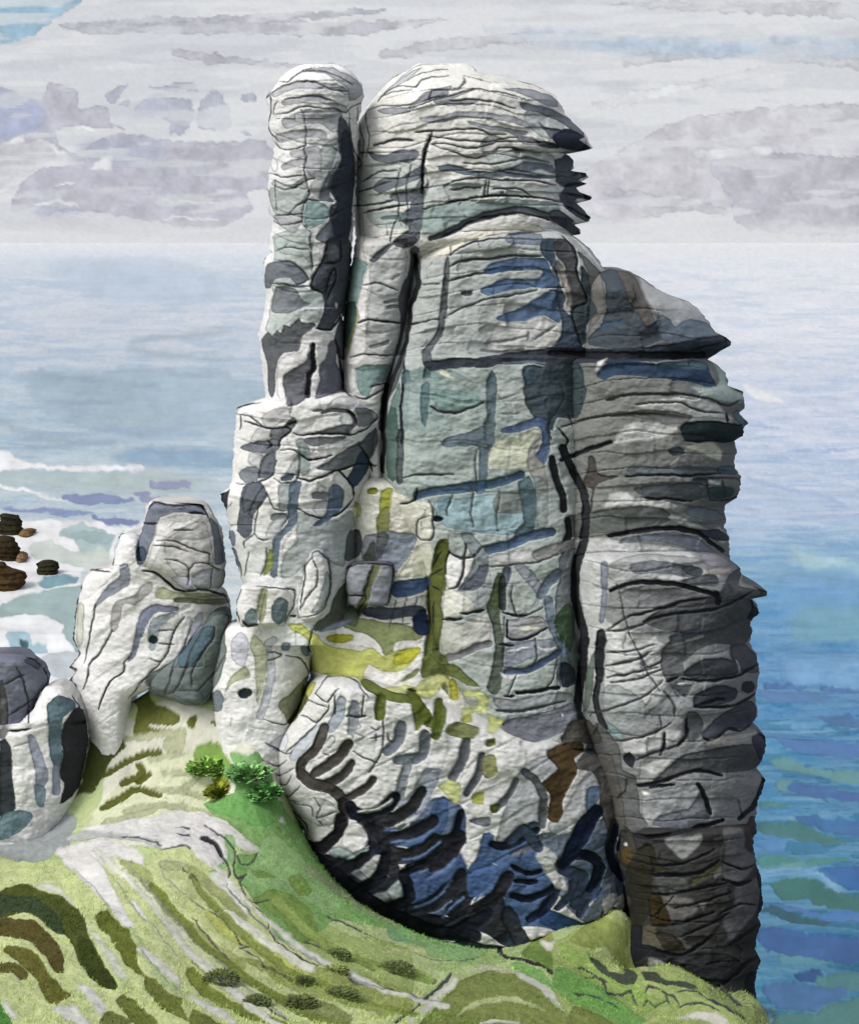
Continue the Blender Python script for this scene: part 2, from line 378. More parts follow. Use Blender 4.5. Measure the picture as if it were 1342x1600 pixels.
ROCK += '''
@860,700,3.728
196/197/196 0 200,530 420,540 640,560 830,610 870,690 960,720 1000,760 700,780 350,830 330,1000 620,1100 520,1270 680,1160 660,1300 300,1342 230,1342 190,1000 160,760
72/68/66 0 220,50 250,50 280,150 400,165 300,200 260,230 235,380 225,380 240,240 180,220 210,150
92/96/94 0 100,400 240,370 480,340 620,340 700,390 680,430 560,480 380,490 240,500 100,520
122/130/140 0 400,560 420,530 560,500 740,490 860,530 930,590 860,610 740,570 600,540 480,550
115/126/133 0 780,370 860,340 960,360 1020,410 940,430 820,400
185/190/185 0 700,380 830,430 930,480 980,455 1030,520 1000,560 900,480 700,430
85/92/96 0 490,230 640,210 880,200 910,290 760,310 580,290 500,260
106/113/119 0 440,120 620,110 900,110 980,120 940,160 780,170 500,160
k 11 440,165 560,155 740,160 1000,150;540,290 700,300 820,310
dg 0 830,170 960,170 920,210 840,195
68/88/90 0 920,230 1060,230 1050,280 920,290
ink 12 830,190 900,190 920,300;920,180 1080,175 1110,220 1090,290 920,305;1000,180 1010,290
w 18 925,198 980,205
78/95/108 0 1080,150 980,150 970,110 1080,100
196/197/194 0 330,300 340,260 440,250 490,290 720,320 720,360 460,330 300,350
k 26 340,510 480,490 600,470 750,470 850,490 930,550 1000,600
55/58/68 0 860,480 980,475 1030,520 1020,540 940,530
160/161/160 0 340,680 500,620 640,620 860,640 890,700 860,760 640,740 420,780 340,760
116/119/125 0 470,680 600,655 780,680 880,700 880,740 800,750 640,730 480,730
80/86/94 0 760,690 860,690 890,720 850,750 790,730
152/150/156 0 860,620 960,610 1040,660 1040,690 920,690
196/190/180 0 920,700 1050,700 1030,730 930,740
92/96/99 0 880,740 960,740 980,780 940,810 760,780
126/127/129 0 400,850 540,800 760,800 960,880 860,900 700,890 520,910
82/84/86 0 1040,740 1110,700 1100,800 1250,830 1265,860 1160,880 1210,950 1160,1010 1170,1080 1120,1150 960,1140 860,1180 760,1260 660,1290 640,1200 700,1120 820,1080 640,1060 540,1010 720,900 960,860
k 22 350,830 460,790 560,780 700,790 840,820 960,860
k 34 960,850 975,900
k 14 460,980 620,940 740,900 900,880;540,1010 700,970 940,940 1060,900 1180,830
ink 10 330,1060 460,980;320,1070 460,1050 600,1000
82/88/98 0 690,1100 820,1050 900,1060 780,1120 720,1130
152/152/147 0 680,1160 860,1100 890,1085 880,1110 740,1150
k 0 1160,880 1210,950 1180,1000 1140,990 1170,930
128/133/145 0 290,670 330,670 330,880 310,1010 285,1010 295,850
118/126/128 0 50,640 150,580 120,820 130,1000 190,1342 40,1342 30,860 50,760
gt:.8 0 40,1000 130,920 140,1100 100,1180 50,1100
150/158/110:.6 0 50,1000 100,1050 90,1090
k 44 70,0 100,80 150,170 200,290 205,400 190,560 150,680 140,850 170,1000 190,1060 190,1200 190,1342
k 38 10,60 30,180 70,280 75,360;100,420 105,500 70,600
k 50 290,1080 300,1200 285,1342
ink 7 385,790 420,930 450,1050 500,1180 560,1270 575,1342
ink 10 330,1195 460,1190 600,1150;330,1270 480,1230 590,1180;340,1330 460,1310 560,1280 640,1250;570,1280 690,1220
84/88/92 0 1040,1150 1130,1150 1200,1210 1210,1300 1130,1310 1060,1240
@860,1000,3.728
192/193/192 0 330,0 620,0 660,40 520,150 680,180 650,320 560,390 340,430 310,240
150/155/156:.8 0 310,280 400,260 560,380 480,500 400,540 310,440
140/160/165 0 330,480 420,540 420,570 360,570
135/138/140 0 540,440 660,340 700,300 760,340 720,430 640,500 560,480
195/195/195 0 420,580 640,520 760,520 700,600 460,680
190/190/188 0 500,740 690,680 700,720 600,790 540,760
100/102/104 0 650,100 760,100 780,260 740,330 700,270 640,170
100/113/104 0 215,160 260,60 240,330 200,420 200,260
k 44 200,0 185,150 165,300 160,430 210,520 260,590 290,640
k 50 290,0 285,100 285,190
k 34 280,240 265,320 270,400 300,480 320,510
ink 8 480,0 520,90 570,200 640,300
ink 11 320,75 480,60 600,30;320,150 480,120 590,70;330,220 480,190 620,160;350,245 480,230 560,210 650,170;210,430 300,420 420,380 520,340 600,290 650,230;660,300 710,360 725,440;350,590 460,580 600,540 700,480;490,700 600,660 700,630 780,590 850,490
ink 9 635,440 645,510
90/92/94 0 790,430 840,420 890,480 870,560 840,590 800,590
k 16 665,540 660,620 640,670;790,460 790,560 740,620
72/75/80 0 770,190 900,110 1040,110 1100,150 1080,200 960,235 820,225
82/84/88 0 1050,30 1140,25 1200,110 1190,160 1120,180 1060,110
k 15 770,230 920,240 1080,210 1200,150;680,240 740,215
160/160/156 12 1080,120 1100,170
76/81/85 0 710,270 830,250 800,320 780,330 740,300
w 11 740,260 820,255
64/67/74 0 840,320 960,265 1080,280 1080,340 960,380 840,395
k 14 835,390 960,350 1020,340;840,395 1060,380 1200,310
58/60/68 0 1120,250 1170,235 1190,280 1150,315 1110,290
76/77/87 0 880,540 960,460 1080,380 1170,350 1200,430 1180,490 1080,520 1040,510 940,590 890,570
k 12 890,570 940,590 1040,515 1100,530 1190,480
152/147/142 0 900,600 1000,560 1200,520 1205,480 1225,540 1100,580
80/82/84 0 570,860 640,780 760,680 860,650 1200,600 1220,700 1160,760 960,780 800,770
62/62/74 0 1170,560 1240,545 1255,610 1220,700 1190,640
k 28 1240,810 1220,890 1170,980 1100,1040
160/162/164 0 525,920 560,900 830,830 860,870 850,920 780,980 620,1030 560,1080 530,1000
k 17 370,830 460,845 600,840 740,790 860,760 1000,790;580,860 720,840
w 0 530,870 590,900 540,910
102/106/112 0 590,1080 640,1020 800,980 880,880 930,1000 900,1080 760,1100
k 22 860,840 900,920 930,1010
100/101/102 0 270,480 400,620 420,760 500,800 520,1000 570,1080 480,1120 380,1060 300,1040 290,860 210,760 150,720 200,640
k 20 440,1120 560,1150 700,1130 860,1090 1000,1050
k 0 420,680 460,650 490,690 480,740 430,715
155/156/156 0 660,1160 880,1130 860,1200 780,1270 740,1260
50/47/32 0 510,1210 570,1190 620,1290 680,1342 480,1342
104/88/48 0 410,1240 450,1190 490,1230 480,1290 430,1310
w 18 436,1188 446,1194
72/60/58 0 1150,1040 1190,1030 1205,1100 1180,1180 1130,1150
@900,1280,4.194
54/52/38 0 380,200 480,170 520,260 500,370 370,420 350,350
84/84/62 0 740,400 960,270 940,330 760,440
90/92/90 0 500,380 620,360 720,380 720,470 560,480
114/110/108 0 560,500 740,510 800,590 700,650 600,660
58/48/28 0 470,510 540,490 620,660 600,700 500,700 480,600
90/87/74 0 430,700 520,700 580,860 430,820
60/54/48 0 520,740 640,760 720,860 640,890 580,870
122/120/118 0 650,760 760,830 720,860 700,810
62/64/66 0 600,920 800,880 1000,890 900,970 700,1010 620,980
64/64/54 0 800,1010 960,980 1060,1000 960,1080 860,1090
102/102/104 0 960,60 1100,60 1110,180 1180,250 1120,380 1000,420 950,360 970,200
100/100/102 0 1040,440 1180,380 1210,480 1190,600 1100,700 1000,790 960,660 1030,560
k 13 330,470 500,490 700,480 860,440 1030,420;500,700 640,690 780,650 900,610;640,580 800,550 1020,480
k 20 320,330 460,360 620,370 800,350 940,270;440,830 580,880 700,890 800,830 900,750;960,400 1060,430 1140,400;1000,830 1100,760 1190,690
k 10 475,510 500,640 640,500
k 0 320,800 430,690 430,820 560,880 590,910 460,900 380,940 320,900
k 24 820,1100 900,1110 1000,1050 1100,960 1180,900
k 0 1170,340 1210,390 1220,560 1190,610 1200,480
k 0 1100,1040 1180,1000 1190,1260 1140,1250 1110,1130
165/165/162 0 470,910 560,920 590,970 550,1010 480,990
150/152/164 0 640,1020 720,1020 710,1055 640,1040
132/132/130 0 900,360 950,300 960,340 910,390;800,550 860,540 830,600
@640,1150,3.728
104/116/132 0 740,600 900,540 1120,480 1200,540 1220,900 1150,1060 1000,1080 850,900
52/62/80 90 300,1230 560,1280 760,1230 900,1180 1080,1120
96/110/142 0 0,520 160,360 320,440 330,780 330,1000 0,1040
165/168/170 0 500,600 640,200 800,110 860,180 770,260 800,360 760,560 600,640
66/64/60 0 1240,520 1290,560 1330,700 1310,860 1340,1000 1300,1130 1240,1060 1110,1060 1140,1000 1250,1000 1290,900 1270,640
184/186/186 0 800,520 900,420 1000,250 1060,200 1100,260 1110,330 1030,300 1020,440 940,560 860,580
98/96/92 0 960,160 1060,100 1180,120 1260,500 1200,600 1150,560 1110,420 1100,260 1040,200 980,190
70/54/32 0 805,80 900,40 1000,30 1010,90 960,130 980,190 940,280 890,380 890,450 860,505 800,480 820,340 770,280 860,190 810,130
95/115/140 0 1030,310 1100,290 1110,340 1080,420 1030,450
66/90/130 0 330,780 380,740 430,570 490,580 480,640 580,640 700,500 750,520 750,600 780,680 840,860 800,1000 1000,1090 1000,1150 900,1150 740,1110 600,1110 540,1020 550,900 400,940 330,900
45/68/106:.8 0 800,1010 1000,1090 1000,1150 900,1150 760,1090
150/158/172 0 100,190 190,200 140,310 60,470 0,500 20,330
75/98/135 0 160,370 220,370 210,500 160,600 0,660 80,540
70/90/130 0 290,440 320,450 330,590 300,640 250,580;0,690 300,690 330,780 250,900 100,960 0,980
110/135/160 16 0,660 80,640;60,800 200,700;230,920 270,880;380,960 430,900
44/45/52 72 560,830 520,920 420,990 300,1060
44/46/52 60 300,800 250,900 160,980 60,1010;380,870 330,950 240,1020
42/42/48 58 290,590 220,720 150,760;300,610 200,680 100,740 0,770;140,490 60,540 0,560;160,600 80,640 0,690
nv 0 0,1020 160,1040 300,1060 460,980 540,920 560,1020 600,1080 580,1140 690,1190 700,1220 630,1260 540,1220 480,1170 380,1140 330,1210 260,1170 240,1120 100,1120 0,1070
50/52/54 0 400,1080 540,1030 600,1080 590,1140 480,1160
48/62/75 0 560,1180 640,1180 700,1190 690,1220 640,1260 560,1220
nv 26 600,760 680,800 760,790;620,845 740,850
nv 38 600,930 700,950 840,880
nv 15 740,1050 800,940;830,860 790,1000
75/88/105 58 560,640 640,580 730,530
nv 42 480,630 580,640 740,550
sg 38 600,690 700,650 760,600
202/202/202 0 730,700 790,640 860,700 880,760 920,880 900,900 830,850
w 0 300,640 400,600 420,570 400,690 350,780 300,700;480,740 515,755 490,765
ink 12 870,700 840,800;930,800 940,860
92/108/128 0 960,690 930,620 1000,560 1160,580 1140,660 1060,690
88/105/125 0 920,780 1040,740 1080,800 1000,900 940,900
95/110/125 0 1120,720 1180,700 1190,790 1130,840
80/95/115 0 1190,830 1280,800 1270,880 1220,940
85/72/45 0 1230,660 1290,640 1300,740 1240,750
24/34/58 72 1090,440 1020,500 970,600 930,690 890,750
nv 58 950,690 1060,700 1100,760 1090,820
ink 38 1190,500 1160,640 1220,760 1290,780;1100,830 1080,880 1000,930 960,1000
ink 28 1240,560 1220,660
55/75/120 0 970,960 1060,870 1120,890 1020,1030 980,1040
204/204/204 0 1120,960 1180,910 1220,950 1160,1030 1130,1030;1200,1020 1270,930 1290,970 1260,1010;1040,980 1090,940 1060,1000
62/74/92 40 860,1000 940,920 950,850
90/93/96 45 670,210 740,270 780,360 770,520
90/93/100 36 620,260 580,340 500,430
do 0 470,400 530,390 510,440 480,450
92/94/103 40 420,110 400,220 330,340
98/101/108 55 330,30 310,140 250,240
130/132/85 0 425,120 490,110 515,210 460,250 420,220
do 0 440,40 490,20 500,50 450,60
sg 0 340,490 470,470 460,530 380,510
yl 0 160,290 220,260 300,280 290,390 250,390 200,330
yo 0 370,340 430,330 430,400 370,395
'''
ROCK += '''
@400,1040,4.194
202/204/210 0 80,510 200,440 200,560 120,560
185/190/198 56 240,600 340,480 430,400
152/160/170 66 560,230 540,330 490,410
152/157/166 62 650,260 640,350 630,430
104/111/120 68 950,390 930,500 860,560;1110,460 1090,590 1010,610 930,620
132/140/150 60 1000,630 960,750 930,900
160/165/178 0 1110,670 1200,690 1180,780 1100,960 930,940 1020,820
75/98/135 0 1200,870 1260,880 1250,1030 1180,1150 1080,1180 900,1190 1000,1150 1150,1010
ink 8 395,185 470,70 590,70 650,100 740,210;390,185 470,240 540,150;300,320 400,370 470,300 480,250;340,230 470,280;70,510 200,580 240,560;200,570 340,440 400,380;830,250 840,450 820,570 740,700;710,190 690,330;520,200 520,320;640,560 700,600 800,640
ink 14 600,335 720,330
ink 6 750,480 830,460;790,440 790,490;755,400 790,420 820,400;870,450 870,490 900,500;440,580 480,590 460,620
pl 8 640,350 690,400 640,440 710,470 650,490;450,520 500,460 520,500 470,540;640,340 640,480
ink 7 80,640 150,660 200,620;90,700 160,720 240,680;140,770 200,780 230,720;150,850 220,860 290,790;220,880 300,900 350,910;350,900 380,970 340,1000;370,880 420,930 410,960;390,1000 430,1050;420,970 480,1060
ink 10 70,640 100,700 140,850 210,920 320,1030 350,1090
202/200/198 0 240,900 380,860 500,900 540,960 480,1060 400,1050 280,980
ink 7 250,900 360,930 380,990;380,870 420,930 400,1000;400,1000 460,980 530,960;400,1010 440,1050
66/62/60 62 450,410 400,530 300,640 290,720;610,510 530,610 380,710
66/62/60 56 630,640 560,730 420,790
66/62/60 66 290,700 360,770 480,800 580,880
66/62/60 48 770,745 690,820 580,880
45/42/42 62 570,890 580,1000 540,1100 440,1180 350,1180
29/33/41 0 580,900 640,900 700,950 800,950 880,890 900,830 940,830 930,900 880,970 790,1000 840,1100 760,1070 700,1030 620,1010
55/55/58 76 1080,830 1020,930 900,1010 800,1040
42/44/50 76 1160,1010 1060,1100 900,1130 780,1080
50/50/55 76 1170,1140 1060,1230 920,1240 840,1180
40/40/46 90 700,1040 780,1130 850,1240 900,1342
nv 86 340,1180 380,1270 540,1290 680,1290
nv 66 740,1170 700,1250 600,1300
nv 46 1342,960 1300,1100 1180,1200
w 0 620,1030 700,1050 740,1140 680,1220 560,1170
150/165/165 0 470,1210 560,1180 640,1220 740,1170 740,1210 660,1270 520,1260
w 0 700,1342 790,1250 860,1260 850,1342
@300,1260,3.947
nv 0 720,330 850,370 1000,350 1080,300 1100,200 1200,300 1200,430 1342,420 1342,720 1200,660 1060,580 900,460 780,380
206/206/206 0 1030,400 1140,300 1200,320 1180,430 1110,470
g 0 980,420 1030,390 1110,470 1080,480
192/200/200 0 1190,540 1270,450 1300,500 1300,570 1230,580
150/160/160 0 1110,550 1200,520 1230,580 1160,590
@407,970,2.144
27/31/39 38 300,620 330,650 400,640 450,590
55/55/58 38 540,570 510,620 460,660 400,670
44/46/52 40 580,670 530,700 450,735 410,730
50/50/55 40 580,740 530,780 450,800
27/31/39 26 590,770 520,830 480,845
42/42/48 38 670,720 640,780 580,830;660,740 600,745 560,790
46/47/53 38 680,860 620,910 550,960 500,970;690,940 650,990;700,890 660,930
78/102/148 0 690,840 730,800 800,830 760,890 700,930
44/45/50 40 830,860 790,920 720,990 700,1010
27/31/39 44 760,980 700,1020 640,1050
36/36/40 36 270,660 260,710 210,760 170,770;160,760 200,810 290,830 350,790
27/31/39 36 420,790 400,860 340,900;480,850 500,930 440,960
27/31/39 42 180,790 280,870 360,940 450,990 550,1030 640,1050 720,1060
48/54/60 48 830,980 860,1050 890,1090
62/74/92 36 930,760 880,700 840,740;1000,830 1080,860 1050,950;1130,860 1090,930 1070,980
30/38/58 26 1010,820 1060,770 1130,640;1080,780 1140,830 1100,900;1190,690 1170,790 1210,860;900,1000 960,960 1000,890
210/210/208 0 930,790 980,800 1010,880 1020,900 990,900 960,850
104/128/168 13 440,742 520,735 580,700;480,802 540,790 600,745;420,702 470,692 520,650;520,962 600,922 640,870;560,862 620,830 650,800;610,990 680,930
214/214/212 12 330,640 400,628 440,600;455,690 520,660
@340,600,4.473
192/191/190 0 300,240 400,170 500,170 510,230 410,290 340,300;280,300 380,300 350,390 230,400
102/107/114 0 160,440 200,420 330,390 400,380 440,400 430,450 380,490 300,490 220,470
196/196/196 0 220,480 320,500 320,590 220,560
117/124/130 0 145,630 210,570 300,600 280,680 200,690
96/101/109 0 320,510 400,470 400,600 380,640 290,660 310,560
106/109/113 0 380,310 450,310 520,230 550,250 540,300 440,390 370,380
180/185/184 0 490,600 560,480 570,620 540,640 440,640
ink 8 130,210 130,180 170,150 300,130;130,210 220,220 340,310;160,210 160,320
k 11 180,260 270,280 340,305 400,310 480,300 520,320;490,290 550,260;360,400 380,430 350,450;520,320 440,400 430,440
ink 9 440,460 500,455 560,480 575,560 570,640 540,680 460,690 390,660;130,690 200,700 290,690 380,640 400,590 410,540;310,540 290,660
75/85/98 0 440,650 490,625 540,635 520,670 450,675
195/196/194 0 750,200 800,100 960,80 980,140 960,190 860,160
136/139/141 0 960,160 1040,170 1110,200 1120,260 980,300 970,220
116/116/116 28 740,200 800,180 900,190 950,230 960,280 900,330
116/116/116 18 670,185 730,180
106/109/111 0 690,340 800,300 950,280 920,350 780,350
150/162/160 0 540,400 600,380 650,480 650,600 640,640 580,620 570,500
110/114/118 0 600,390 700,370 900,370 860,400 700,440 640,430
w 0 650,470 740,440 880,390 960,400 900,430 820,500 650,560
92/97/100 0 690,580 780,540 900,450 1000,400 1110,300 1120,400 1070,520 960,560 830,610 710,600
58/72/90 0 940,600 1000,470 1050,520 1060,580 960,720 900,660
k 12 900,190 950,220 970,280;530,340 600,360 700,350 820,345 940,360 1040,310 1120,240;570,480 640,530 800,500;560,650 640,680 700,660 850,600 1000,560 1110,570;990,430 1050,520 1080,610;850,600 950,720 950,790;560,870 640,910 740,940 830,920 900,860 950,800
84/90/99 0 180,720 310,690 340,800 260,900 240,1030 200,1080 140,1020 150,900
165/172/172 0 430,700 510,700 490,870 430,870
168/175/175 0 560,900 720,950 840,950 930,880 960,980 920,1050 880,1280 700,1200 520,1342 440,1342 470,1180 550,1090
98/112/128 0 510,690 590,680 560,850 550,980 440,1100 420,1342 370,1342 390,1090 490,980 490,870
w 0 540,990 550,1090 470,1180 440,1230 460,1110
ink 8 210,720 180,800 190,900 260,870;320,720 270,800 230,910 270,950;270,960 280,880 340,800 340,760 400,870 500,880;270,960 265,1050 320,1090 400,1060 480,960 500,880
110/115/118 0 370,920 450,890 490,920 450,960 380,960
188/190/190 0 330,1050 390,960 480,930 440,1040 360,1090;700,680 770,740 760,820 700,760;660,880 700,820 770,810 770,920 720,930
95/108/130 0 780,730 830,700 890,740 870,860 800,940 720,990 660,980 760,900
130/132/140 46 680,785 760,780
ink 8 260,1050 190,1100 190,1150;140,1200 170,1342;220,1180 190,1342;350,1150 330,1280 300,1342
140/150/85 0 360,1160 385,1160 390,1290 320,1342 330,1280
k 0 0,780 60,750 90,730 70,800 60,910 30,850
112/120/138 0 50,1040 110,1020 130,1060 120,1130 80,1130;80,1160 130,1160 150,1342 70,1342
206/208/152 0 960,820 1010,860 990,930 940,930
140/145/60 46 1062,750 1098,745
165/170/72 0 1150,740 1230,730 1220,830 1180,900 1130,900
130/134/78 0 1110,930 1200,850 1200,1100 1160,1342 1080,1342 1120,1150
138/144/152 0 1030,1060 1200,1040 1342,1040 1342,1150 1240,1290 1200,1250 1010,1250
84/88/86 0 930,1020 990,1020 1010,1100 990,1200 890,1240 900,1100
74/78/70 0 1010,1220 1090,1090 1130,1200 1080,1250
ink 10 900,1290 1000,1250 1200,1255 1230,1342
k 10 1280,840 1342,820
@590,600,4.067
160/172/168:.6 0 160,0 690,0 900,300 900,600 880,940 600,940 370,880 160,650
gt:.75 0 60,200 120,160 130,590 60,590
84/88/92 42 145,300 140,620
k 26 60,0 40,150 40,400 30,560
k 14 160,0 150,200 155,380
95/120/122 0 280,0 330,0 320,200 300,280 270,180
120/150/145:.5 0 330,30 620,60 640,120 500,180 400,170
ink 14 345,145 390,175 480,185 600,150 670,120
196/199/178 0 750,360 860,340 980,290 1040,290 960,420 960,530 700,540 720,420
98/112/120 0 690,0 760,0 745,200 745,370 710,430 690,610 640,640 640,400 560,395 440,400 400,380 420,350 560,310 640,280 690,230
68/80/85 0 935,0 1310,0 1300,140 1260,200 1140,220 1110,300 1070,260 980,200 940,80
78/95/125 0 780,290 850,265 980,220 1000,200 1080,230 1100,330 1090,430 1060,510 1000,500 1000,450 1040,380 1040,290 1010,270 900,310 800,315
pl 10 770,100 900,60;770,190 900,190
ink 8 1140,180 1080,270 1110,360;1160,0 1190,80 1140,170
150/148/142 0 960,420 1040,330 1000,450 1060,520 1080,700 960,560
150/175/182 0 370,740 580,720 880,690 920,830 860,960 600,940 420,900 360,800
110/145/160:.5 0 380,730 460,710 440,800 390,800
128/135/130 0 730,760 760,700 900,690 910,820 800,820 740,810
140/150/150:.8 0 990,580 1080,640 1080,900 1010,900 1000,700
85/105/112 0 900,620 960,580 990,650 1010,720 1000,900 980,960 920,1000 860,1000 880,930 920,880 910,740 890,680
201/201/200 0 640,1110 970,1050 1010,1120 860,1150 720,1160
72/95/120 52 250,710 350,680 480,670 600,650 700,640 820,610 910,575
bl:.8 0 600,630 690,620 680,690 630,700
75/95/120 60 680,1060 830,1020 960,970 1100,940
140/140/138 0 970,1080 1060,1030 1280,980 1290,1000 1150,1090 1020,1130
ink 8 710,1160 860,1150 1010,1135 1150,1080;485,690 440,800 445,840;580,640 605,690 590,820 610,910;780,680 755,830 765,940;630,410 615,520 630,600 625,690
pl 6 850,370 820,600
ink 11 160,600 220,580 350,580 480,575
228/226/213 0 100,680 240,740 340,760 350,950 320,1010 200,1160 110,1240 80,900
nv 38 372,857 402,857
ink 8 330,740 355,800 350,870 365,940 340,990 280,995 250,960 260,860 330,840
k 12 145,765 240,735 250,665
135/145/158 0 0,950 160,940 250,960 230,1040 140,1180 100,1200 0,1140
95/98/98 0 0,950 60,950 70,1000 0,1120
72/92/125 0 100,1260 320,1225 330,1290 200,1342 90,1342
w 0 450,1070 520,1110 640,1060 600,1150 540,1280 450,1300 430,1200
130/138/142 0 525,950 600,950 660,1020 700,1080 700,1180 600,1300 510,1310 600,1170 610,1110 560,1040
92/98/50 0 400,985 450,990 450,1090 430,1200 430,1342 320,1342 330,1180 370,1030
k 10 340,1190 410,1185;335,1300 410,1300;380,1080 340,1180
ink 9 450,1070 530,1110 600,1100 650,1050;560,1020 540,1200 500,1290 460,1300
@640,840,4.194
150/155/158:.7 0 440,160 520,200 540,300 480,470 440,440 440,340
222/220/210 0 230,350 300,340 430,430 410,500 330,490 250,530 215,520
186/186/179 0 210,560 330,560 430,520 510,530 530,660 400,700 220,770
92/98/108 0 320,330 400,260 460,190 520,180 490,300 420,345
95/102/52 86 215,60 190,160 175,280 160,420 170,540 140,760
k 10 130,250 210,210;150,320 200,345;210,90 180,130 150,200;160,420 150,560;260,90 235,160 240,240
ink 9 260,95 330,145 430,120 480,60;370,45 350,150 350,240 320,320 265,335
k 15 210,535 290,540 340,525;335,495 400,495 490,475
125/125/128 44 200,800 330,770 430,720 520,690
82/92/80 0 540,330 580,230 620,260 600,440 590,540 610,660 600,1000 540,1030 500,980 530,900 560,700 520,520 500,460
85/100/60:.7 0 520,420 580,230 600,300 590,480 540,460
100/105/120 52 640,210 620,300
60/68/66 44 610,270 605,400 610,460
145/150/158 62 720,200 800,270 850,350
165/168/170 0 860,380 840,440 760,490
105/118/132 62 860,380 900,300 970,230
155/155/158 0 640,540 860,520 920,580 800,650 660,650
225/222/205 0 710,600 780,575 870,595 800,615 730,612
140/145/155 0 620,700 800,670 960,670 960,740 800,790 620,860
w 13 840,715 900,740 960,720;640,745 770,725
112/125/138 0 880,390 940,390 950,470 960,640 1020,700 1080,900 1040,980 980,960 990,760 950,680 900,560
80/95/125 44 630,880 760,870 880,810 980,750
w 0 590,880 640,900 780,890 700,930 620,930
50/58/66 0 990,820 1080,850 1080,960 1000,980
85/105/80 0 960,510 1050,430 1080,640 1050,760 1020,680 960,620
150/152/156 0 540,1050 700,1060 1000,1010 1080,1050 1000,1120 700,1140 580,1120
115/118/126 0 600,1240 640,1190 800,1160 1000,1110 1080,1080 1100,1240 1000,1280 840,1342 740,1320 640,1280
85/82/78 0 1060,1200 1180,1200 1260,1342 1000,1342 1010,1280
ink 9 675,315 660,380 690,480 710,520 800,500 870,450
k 13 610,490 700,510 770,505;640,540 640,650 700,670 800,650 900,590;590,700 680,710
ink 7 620,520 610,850;820,660 830,790 780,880;700,900 640,1030;960,830 940,920 890,1000;620,850 780,880
k 23 700,1020 860,1000 980,980
k 16 620,1040 680,1040
ink 13 570,1130 700,1140 860,1110 1020,1070
w 14 996,1162 1004,1163
@400,840,4.473
196/200/112 0 220,610 320,600 370,650 440,680 480,740 600,770 740,790 820,770 880,830 960,800 1160,780 1060,900 980,940 880,930 780,890 750,970 740,1040 700,980 630,970 500,960 400,940 370,880 400,800 350,700 260,660
130/140/92 0 600,620 720,560 900,590 1080,620 1170,700 980,740 960,800 900,830 860,740 780,680
165/165/42 0 490,700 560,670 680,680 680,720 600,735 510,730
105/115/65 0 1240,580 1290,620 1270,780 1342,860 1342,1100 1250,970 1150,950 1160,880 1220,760
185/185/62 0 1000,790 1150,770 1090,860 980,900 960,860
130/138/90 0 1010,1010 1060,950 1140,910 1130,950 1050,1000
yl 0 880,1060 1050,1030 1180,1050 1270,960 1280,1060 1190,1130 1060,1080 960,1090
92/102/45 60 760,1010 860,1080 960,1110 1080,1130
92/102/45 70 1090,1090 1160,1200 1210,1290;870,1130 870,1250
80/92/40 0 1250,1130 1310,1130 1300,1250 1270,1342 1220,1342 1240,1230
85/90/82 0 600,330 640,310 640,470 590,590 420,660 420,600 510,520 540,420
150/152/160 0 640,210 830,190 940,190 960,240 920,470 800,470 760,410 640,400
105/110/75 48 840,200 790,330 760,440 700,540
k 10 640,210 700,185 830,180 940,190 960,240 920,470;820,190 770,330 765,440;640,400 760,410;765,440 720,500 690,620
222/222/205 0 980,300 1050,170 1120,60 1230,40 1210,270
72/92/125 0 960,320 1200,280 1210,360 1080,410 960,410
w 0 930,470 1190,400 1180,470 1000,500
70/78/90 0 740,500 800,480 1000,490 1170,480 1210,660 1170,690 1090,640 1100,550 960,570 860,570 750,540
40/52/80 0 1090,560 1180,490 1210,670 1130,680
ink 7 980,430 930,630;1050,420 1020,600;1130,420 1100,500;950,610 1080,600
110/128/105 0 600,500 680,470 720,560 690,620 610,600
150/160/180 0 440,660 540,600 680,560 620,620 520,650
165/172/172 0 380,520 440,430 480,280 500,230 520,300 500,430 420,530
ink 9 400,150 395,110 440,95 500,150 520,280 500,440 420,540 300,560;430,210 400,150;430,220 420,340 350,430 310,510;395,140 345,200 340,300 310,500
ink 9 0,340 100,350 270,370 260,480 200,590
k 10 240,555 290,550
160/165/130 28 70,360 40,580
100/115/120 0 110,520 130,440 180,415 225,450 210,560 160,610 120,580
190/193/200 56 120,720 80,760 110,900 80,1100 30,1250
120/132/150 0 180,740 240,740 230,790 180,780;310,760 370,760 370,820 330,820
140/145/115 0 150,1170 250,1080 360,960 370,1010 340,1080 340,1150 260,1280 220,1300 200,1240
105/112/55 38 340,1060 340,1140 240,1290
190/190/95 0 350,1080 380,1020 420,1010 400,1080 360,1120
ink 9 330,1030 350,1120 300,1220 200,1310 50,1270;40,800 180,810 100,860 40,860 40,800;210,820 320,850 370,940;410,610 370,760 390,800
@640,840,4.194
yl 0 60,940 200,900 320,960 330,1060 260,1060 240,950 190,1000 140,1060 40,1020
yl 0 350,1000 480,1010 520,1060 510,1150 620,1190 560,1280 500,1270 520,1180 440,1140 350,1180 340,1120 440,1110 430,1050 360,1050
174/172/70 0 260,930 300,930 320,1050 270,1060
176/180/84 0 330,1180 400,1150 410,1200 350,1220
92/102/45 0 0,1010 50,1030 150,1170 80,1230 40,1270
80/92/40 0 165,1080 190,1060 245,1110 240,1200 200,1320 150,1330 140,1280 170,1180
118/124/78 0 240,1250 300,1210 440,1240 460,1270 420,1320 260,1300
do 0 510,1320 560,1310 560,1342 500,1342
105/115/65 0 80,800 130,760 200,830 290,830 400,920 460,980 380,970 300,920 200,890 80,920
@100,770,3.947
112/118/132 0 520,100 550,65 620,80 700,90 840,75 880,140 820,130 700,120 600,150 580,230 540,310 510,400 490,440 455,440 450,330 500,170
70/85/100 58 480,358 480,392
w 0 590,170 740,130 860,150 780,200 640,260 600,330 540,470 500,460 540,340
